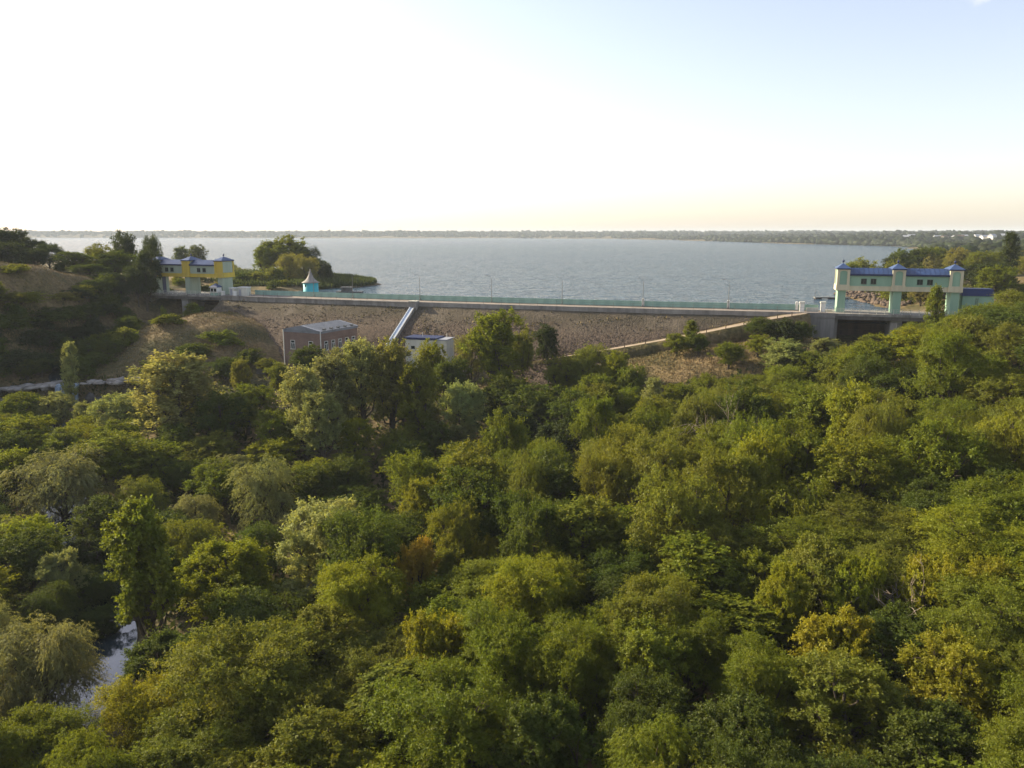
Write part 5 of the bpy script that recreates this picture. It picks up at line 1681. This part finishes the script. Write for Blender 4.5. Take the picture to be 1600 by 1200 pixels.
# --- the rest of the wood
SKY_U = [0, 60, 160, 220, 330, 430, 460, 700, 830, 960, 1040, 1120, 1180, 1300, 1340, 1480, 1600]
SKY_V = [640, 650, 650, 640, 635, 635, 640, 625, 610, 600, 625, 605, 580, 560, 540, 500, 470]
def seg_dist(x, y, pts):
    best = 1e9
    for (x0, y0), (x1, y1) in zip(pts[:-1], pts[1:]):
        t = max(0, min(1, ((x - x0) * (x1 - x0) + (y - y0) * (y1 - y0)) / ((x1 - x0) ** 2 + (y1 - y0) ** 2)))
        best = min(best, math.hypot(x - x0 - t * (x1 - x0), y - y0 - t * (y1 - y0)))
    return best
used = set(t[3]['label'] for t in TREES)
fr = np.random.default_rng(2024)
n_fill = 0
cand = 0
while cand < 9000 and n_fill < 230:
    cand += 1
    y = 30 + 150 * fr.random() ** 0.75
    x = fr.uniform(-0.72, 0.72) * (y + 8)
    if y > 166 and abs(x) < 70: continue
    if 28 < x < 66 and y > 156: continue
    if -62 < x < -12 and y > 174: continue
    if x < -80 and y > 160: continue
    if seg_dist(x, y, RIVER) < (8.5 if 62 < y < 92 else 5.0) or seg_dist(x, y, SIDE) < 3.2: continue
    right = x > np.interp(y, [30, 60, 94, 123, 142, 160], [-26, -26, -22, -9, 3, 14])
    near = y < 78
    wdt = fr.uniform(7.0, 12.5) if right else fr.uniform(6.5, 11)
    if any((x - a) ** 2 + (y - b) ** 2 < (0.42 * (wdt + 2 * c)) ** 2 * ((0.50 if near else 0.58) if right else 0.8) for a, b, c, *_ in TREES): continue
    h = fr.uniform(8.5, 15.0) if right else fr.uniform(5.5, 9.0)
    if near: h = fr.uniform(7.0, 10.5)
    g = gz(x, y)
    u, v, _ = project(x, y, g + h)
    lim = np.interp(u, SKY_U, SKY_V)
    if v < lim:
        h -= (lim - v) * y / F_PX
        if h < 4.0: continue
        u, v, _ = project(x, y, g + h)
    if right:
        pk = fr.choice(['near_locust1', 'near_locust2', 'near_ash1', 'near_ash2', 'near_locust1', 'near_cotton1', 'near_willow1'] if near else ['locust1', 'locust2', 'locust3', 'willow1', 'willow2', 'round1', 'round3', 'poplar2'])
        col = fr.choice(['olive', 'olive', 'green', 'green', 'lime', 'deep', 'olive', 'green'])
    else:
        pk = fr.choice(['near_ash1', 'near_locust2', 'near_willow1'] if near else ['round1', 'round2', 'round3', 'round4', 'willow1', 'locust2'])
        col = fr.choice(['green', 'green', 'deep', 'lime', 'grey', 'olive', 'deep'])
    word = NAMES[pk.rstrip('0123456789')][2]
    size = 'large ' if wdt > 10.5 else 'small ' if h < 8 else ''
    cu, cv = u, v + 0.35 * wdt * F_PX / y
    order = sorted(LAND, key=lambda q: (q[0] - cu) ** 2 + (q[1] - cv) ** 2)
    lab = None
    for q in order[:7]:
        du, dv = cu - q[0], cv - q[1]
        far_ = math.hypot(du, dv)
        rel = ('to the left of' if du < 0 else 'to the right of') if abs(du) > abs(dv) * 1.1 else ('behind' if dv < 0 else 'in front of')
        ad = 'just ' if far_ < 110 else '' if far_ < 200 else 'well '
        cnd = f'{size}{KW[col]} {word} {ad}{rel} the {q[2]}'
        if cnd not in used and len(cnd.split()) <= 16:
            lab = cnd
            break
    if lab is None: continue
    used.add(lab)
    place(pk, col, x, y, h, wdt, lab, 'trees of the dense wood on both banks')
    n_fill += 1
print('TREES', len(TREES), 'fill', n_fill)

# ------------------------------------------------------------------ ground cover
def scatter_blades(name, X, Y, hmin, hmax, wid, mat, tone_lo, tone_hi, per=3, seed=1, lean=0.35):
    r = np.random.default_rng(seed)
    X, Y = np.repeat(X, per), np.repeat(Y, per)
    n = len(X)
    X, Y = X + r.normal(0, 0.25, n), Y + r.normal(0, 0.25, n)
    Z = ground_z(X, Y) - 0.05
    h = hmin + (hmax - hmin) * r.random(n)
    D = unit(np.stack([r.normal(0, lean, n), r.normal(0, lean, n), np.ones(n)], 1))
    N = unit(np.stack([r.normal(size=n), r.normal(size=n), 0.2 * np.ones(n)], 1))
    v, f = leaf_quads(np.stack([X, Y, Z], 1), D, N, h, wid * (0.6 + 0.8 * r.random(n)))
    tone = np.zeros((n, 4, 4), np.float32)
    patch = 0.5 + 0.5 * np.sin(X * 0.21 + np.sin(Y * 0.33)) * np.cos(Y * 0.27)
    tone[..., 0] = np.clip(tone_lo + (tone_hi - tone_lo) * (0.6 * patch + 0.4 * r.random(n)), 0, 1)[:, None]
    tone[..., 1] = r.random(n)[:, None]
    tone[..., 3] = 1
    return tag(link(name, mesh_np(name, v, f, mat, tone.reshape(-1, 4))), kind='stuff')
r = np.random.default_rng(31)
# dry grass on the far meadow and mound, and on the near knoll
n = 16000
X = np.concatenate([r.uniform(-150, -62, n), r.uniform(20, 72, n // 2)])
Y = np.concatenate([r.uniform(172, 236, n), r.uniform(150, 178, n // 2)])
ok = (Y < crest_y(X) - 6) & ~((X > -64) & (X < 0)) & (np.hypot(X + 108, (Y - 205) * 0.25) > 6)
scatter_blades('dry_grass', X[ok], Y[ok], 0.22, 0.6, 0.13, M['blade'], 0.2, 1.0, 3, 1)
# low undergrowth on the wood floor
n = 26000
Y = r.uniform(28, 182, n)
X = r.uniform(-0.75, 0.75, n) * (Y + 10)
ok = np.array([seg_dist(a, b, RIVER) > 5.6 for a, b in zip(X, Y)]) & ~((X > 20) & (X < 70) & (Y > 156)) & (Y < crest_y(X) - 24)
o = scatter_blades('undergrowth', X[ok], Y[ok], 0.5, 1.3, 0.5, M['leaf'], 0.1, 0.8, 2, 2, 0.9)
o.color = (0.05, 0.062, 0.018, 1)
# reeds on the point in the lake
n = 9000
Y = r.uniform(296, 385, n)
X = xl(Y) - r.random(n) ** 1.4 * 40 + 1.0
o = scatter_blades('reeds', X, Y, 1.0, 2.6, 0.3, M['leaf'], 0.2, 0.7, 3, 3, 0.2)
o.color = (0.055, 0.07, 0.025, 1)
n = 5000
Y = r.uniform(385, 520, n)
X = xl(Y) - r.random(n) * 90
o = scatter_blades('reeds', X, Y, 1.0, 2.6, 0.5, M['leaf'], 0.2, 0.7, 3, 4, 0.2)
o.color = (0.085, 0.09, 0.03, 1)
# reeds and scrub on the near lake bank
n = 3500
Y = r.uniform(222, 330, n)
X = xr(Y) + 3 + r.random(n) * 30
o = scatter_blades('bank_scrub', X, Y, 0.6, 1.6, 0.35, M['leaf'], 0.2, 0.8, 3, 5, 0.5)
o.color = (0.075, 0.08, 0.02, 1)

# ------------------------------------------------------------------ far woods and houses
def far_wood(name, X, Y, size, seed, col):
    r = np.random.default_rng(seed)
    Z = ground_z(X, Y) + size * 0.45
    me = rocks_mesh(name, np.stack([X, Y, Z], 1), size, M['leaf'], seed)
    nv = len(me.vertices)
    tone = np.ones((nv, 4), np.float32)
    tone[:, 0] = np.repeat(r.random(nv // 12), 12)
    tone[:, 1] = np.repeat(r.random(nv // 12), 12)
    a = me.color_attributes.new('tone', 'FLOAT_COLOR', 'POINT')
    a.data.foreach_set('color', tone.ravel())
    o = tag(link(name, me), kind='stuff')
    o.color = (*col, 1)
    return o
r = np.random.default_rng(77)
n = 7000
Y = 1300 + 2400 * r.random(n) ** 1.5
X = xr(Y) + 18 + (1500 * r.random(n) ** 1.3) * (Y / 2400)
far_wood('far_wood', X, Y, 5 + 5 * r.random(n), 1, (0.026, 0.036, 0.014))
n = 9000
Y = 3600 + 2200 * r.random(n) ** 0.8
X = r.uniform(-0.72, 0.6, n) * Y
ok = X > xr(Y) + 15
far_wood('far_wood', X[ok], Y[ok], 9 + 6 * r.random(ok.sum()), 2, (0.028, 0.038, 0.016))
n = 2600
Y = 420 + 900 * r.random(n)
X = xr(Y) + 5 + 500 * r.random(n) ** 1.5
far_wood('far_wood', X, Y, 3 + 3.5 * r.random(n), 3, (0.032, 0.042, 0.013))

HOUSES = [(1415, 369.5, 'small white house alone at the lake end of the hillside village'), (1424, 369, 'second small white house at the lake end of the hillside village'),
          (1466, 369.5, 'pale house with dark roof in the middle of the hillside village'), (1476, 371, 'reddish roofed house in the middle of the hillside village'),
          (1493, 370, 'white house standing close beside a larger white house on the hill'), (1499, 370.6, 'larger white house with bright wall on the hill'),
          (1507, 369, 'grey roofed house behind the larger white house on the hill'), (1528, 369.5, 'small pale house half way to the tall dark poplar on the hill'),
          (1539, 370, 'bright white house next to the small pale one on the hill'), (1550, 372.6, 'lowest long white house on the hillside'),
          (1563, 367.2, 'highest white house on the hillside beside the tall dark poplar')]
for k, (u, v, lab) in enumerate(HOUSES):
    ys = np.arange(1200, 3000, 10.0)
    dx, dy, dz = ray(u, v)
    hh = CAM_Z + dz / dy * ys - ground_z(dx / dy * ys, ys)
    i = np.where(hh < 9.0)[0]
    Yh = float(ys[i[0]]) if len(i) else 2200.0
    x, y, z = at_y(u, v, Yh)
    g = gz(x, y)
    t = thing('village_house', lab, 'house', (x, y, g), R(-25 + 13 * (k % 5)), 'houses on the hillside across the lake')
    w, d, hw = 9 + 2.2 * (k % 3), 8, 8.5 + 1.2 * (k % 2)
    MB().box(-w / 2, w / 2, -d / 2, d / 2, -2, hw).build('wall', M['white'], t)
    MB().gable(-w / 2 - 0.5, w / 2 + 0.5, -d / 2 - 0.5, d / 2 + 0.5, hw + 0.003, hw + 2.6).build('roof', M['rust'] if k in (3, 5) else M['grey_metal'], t)
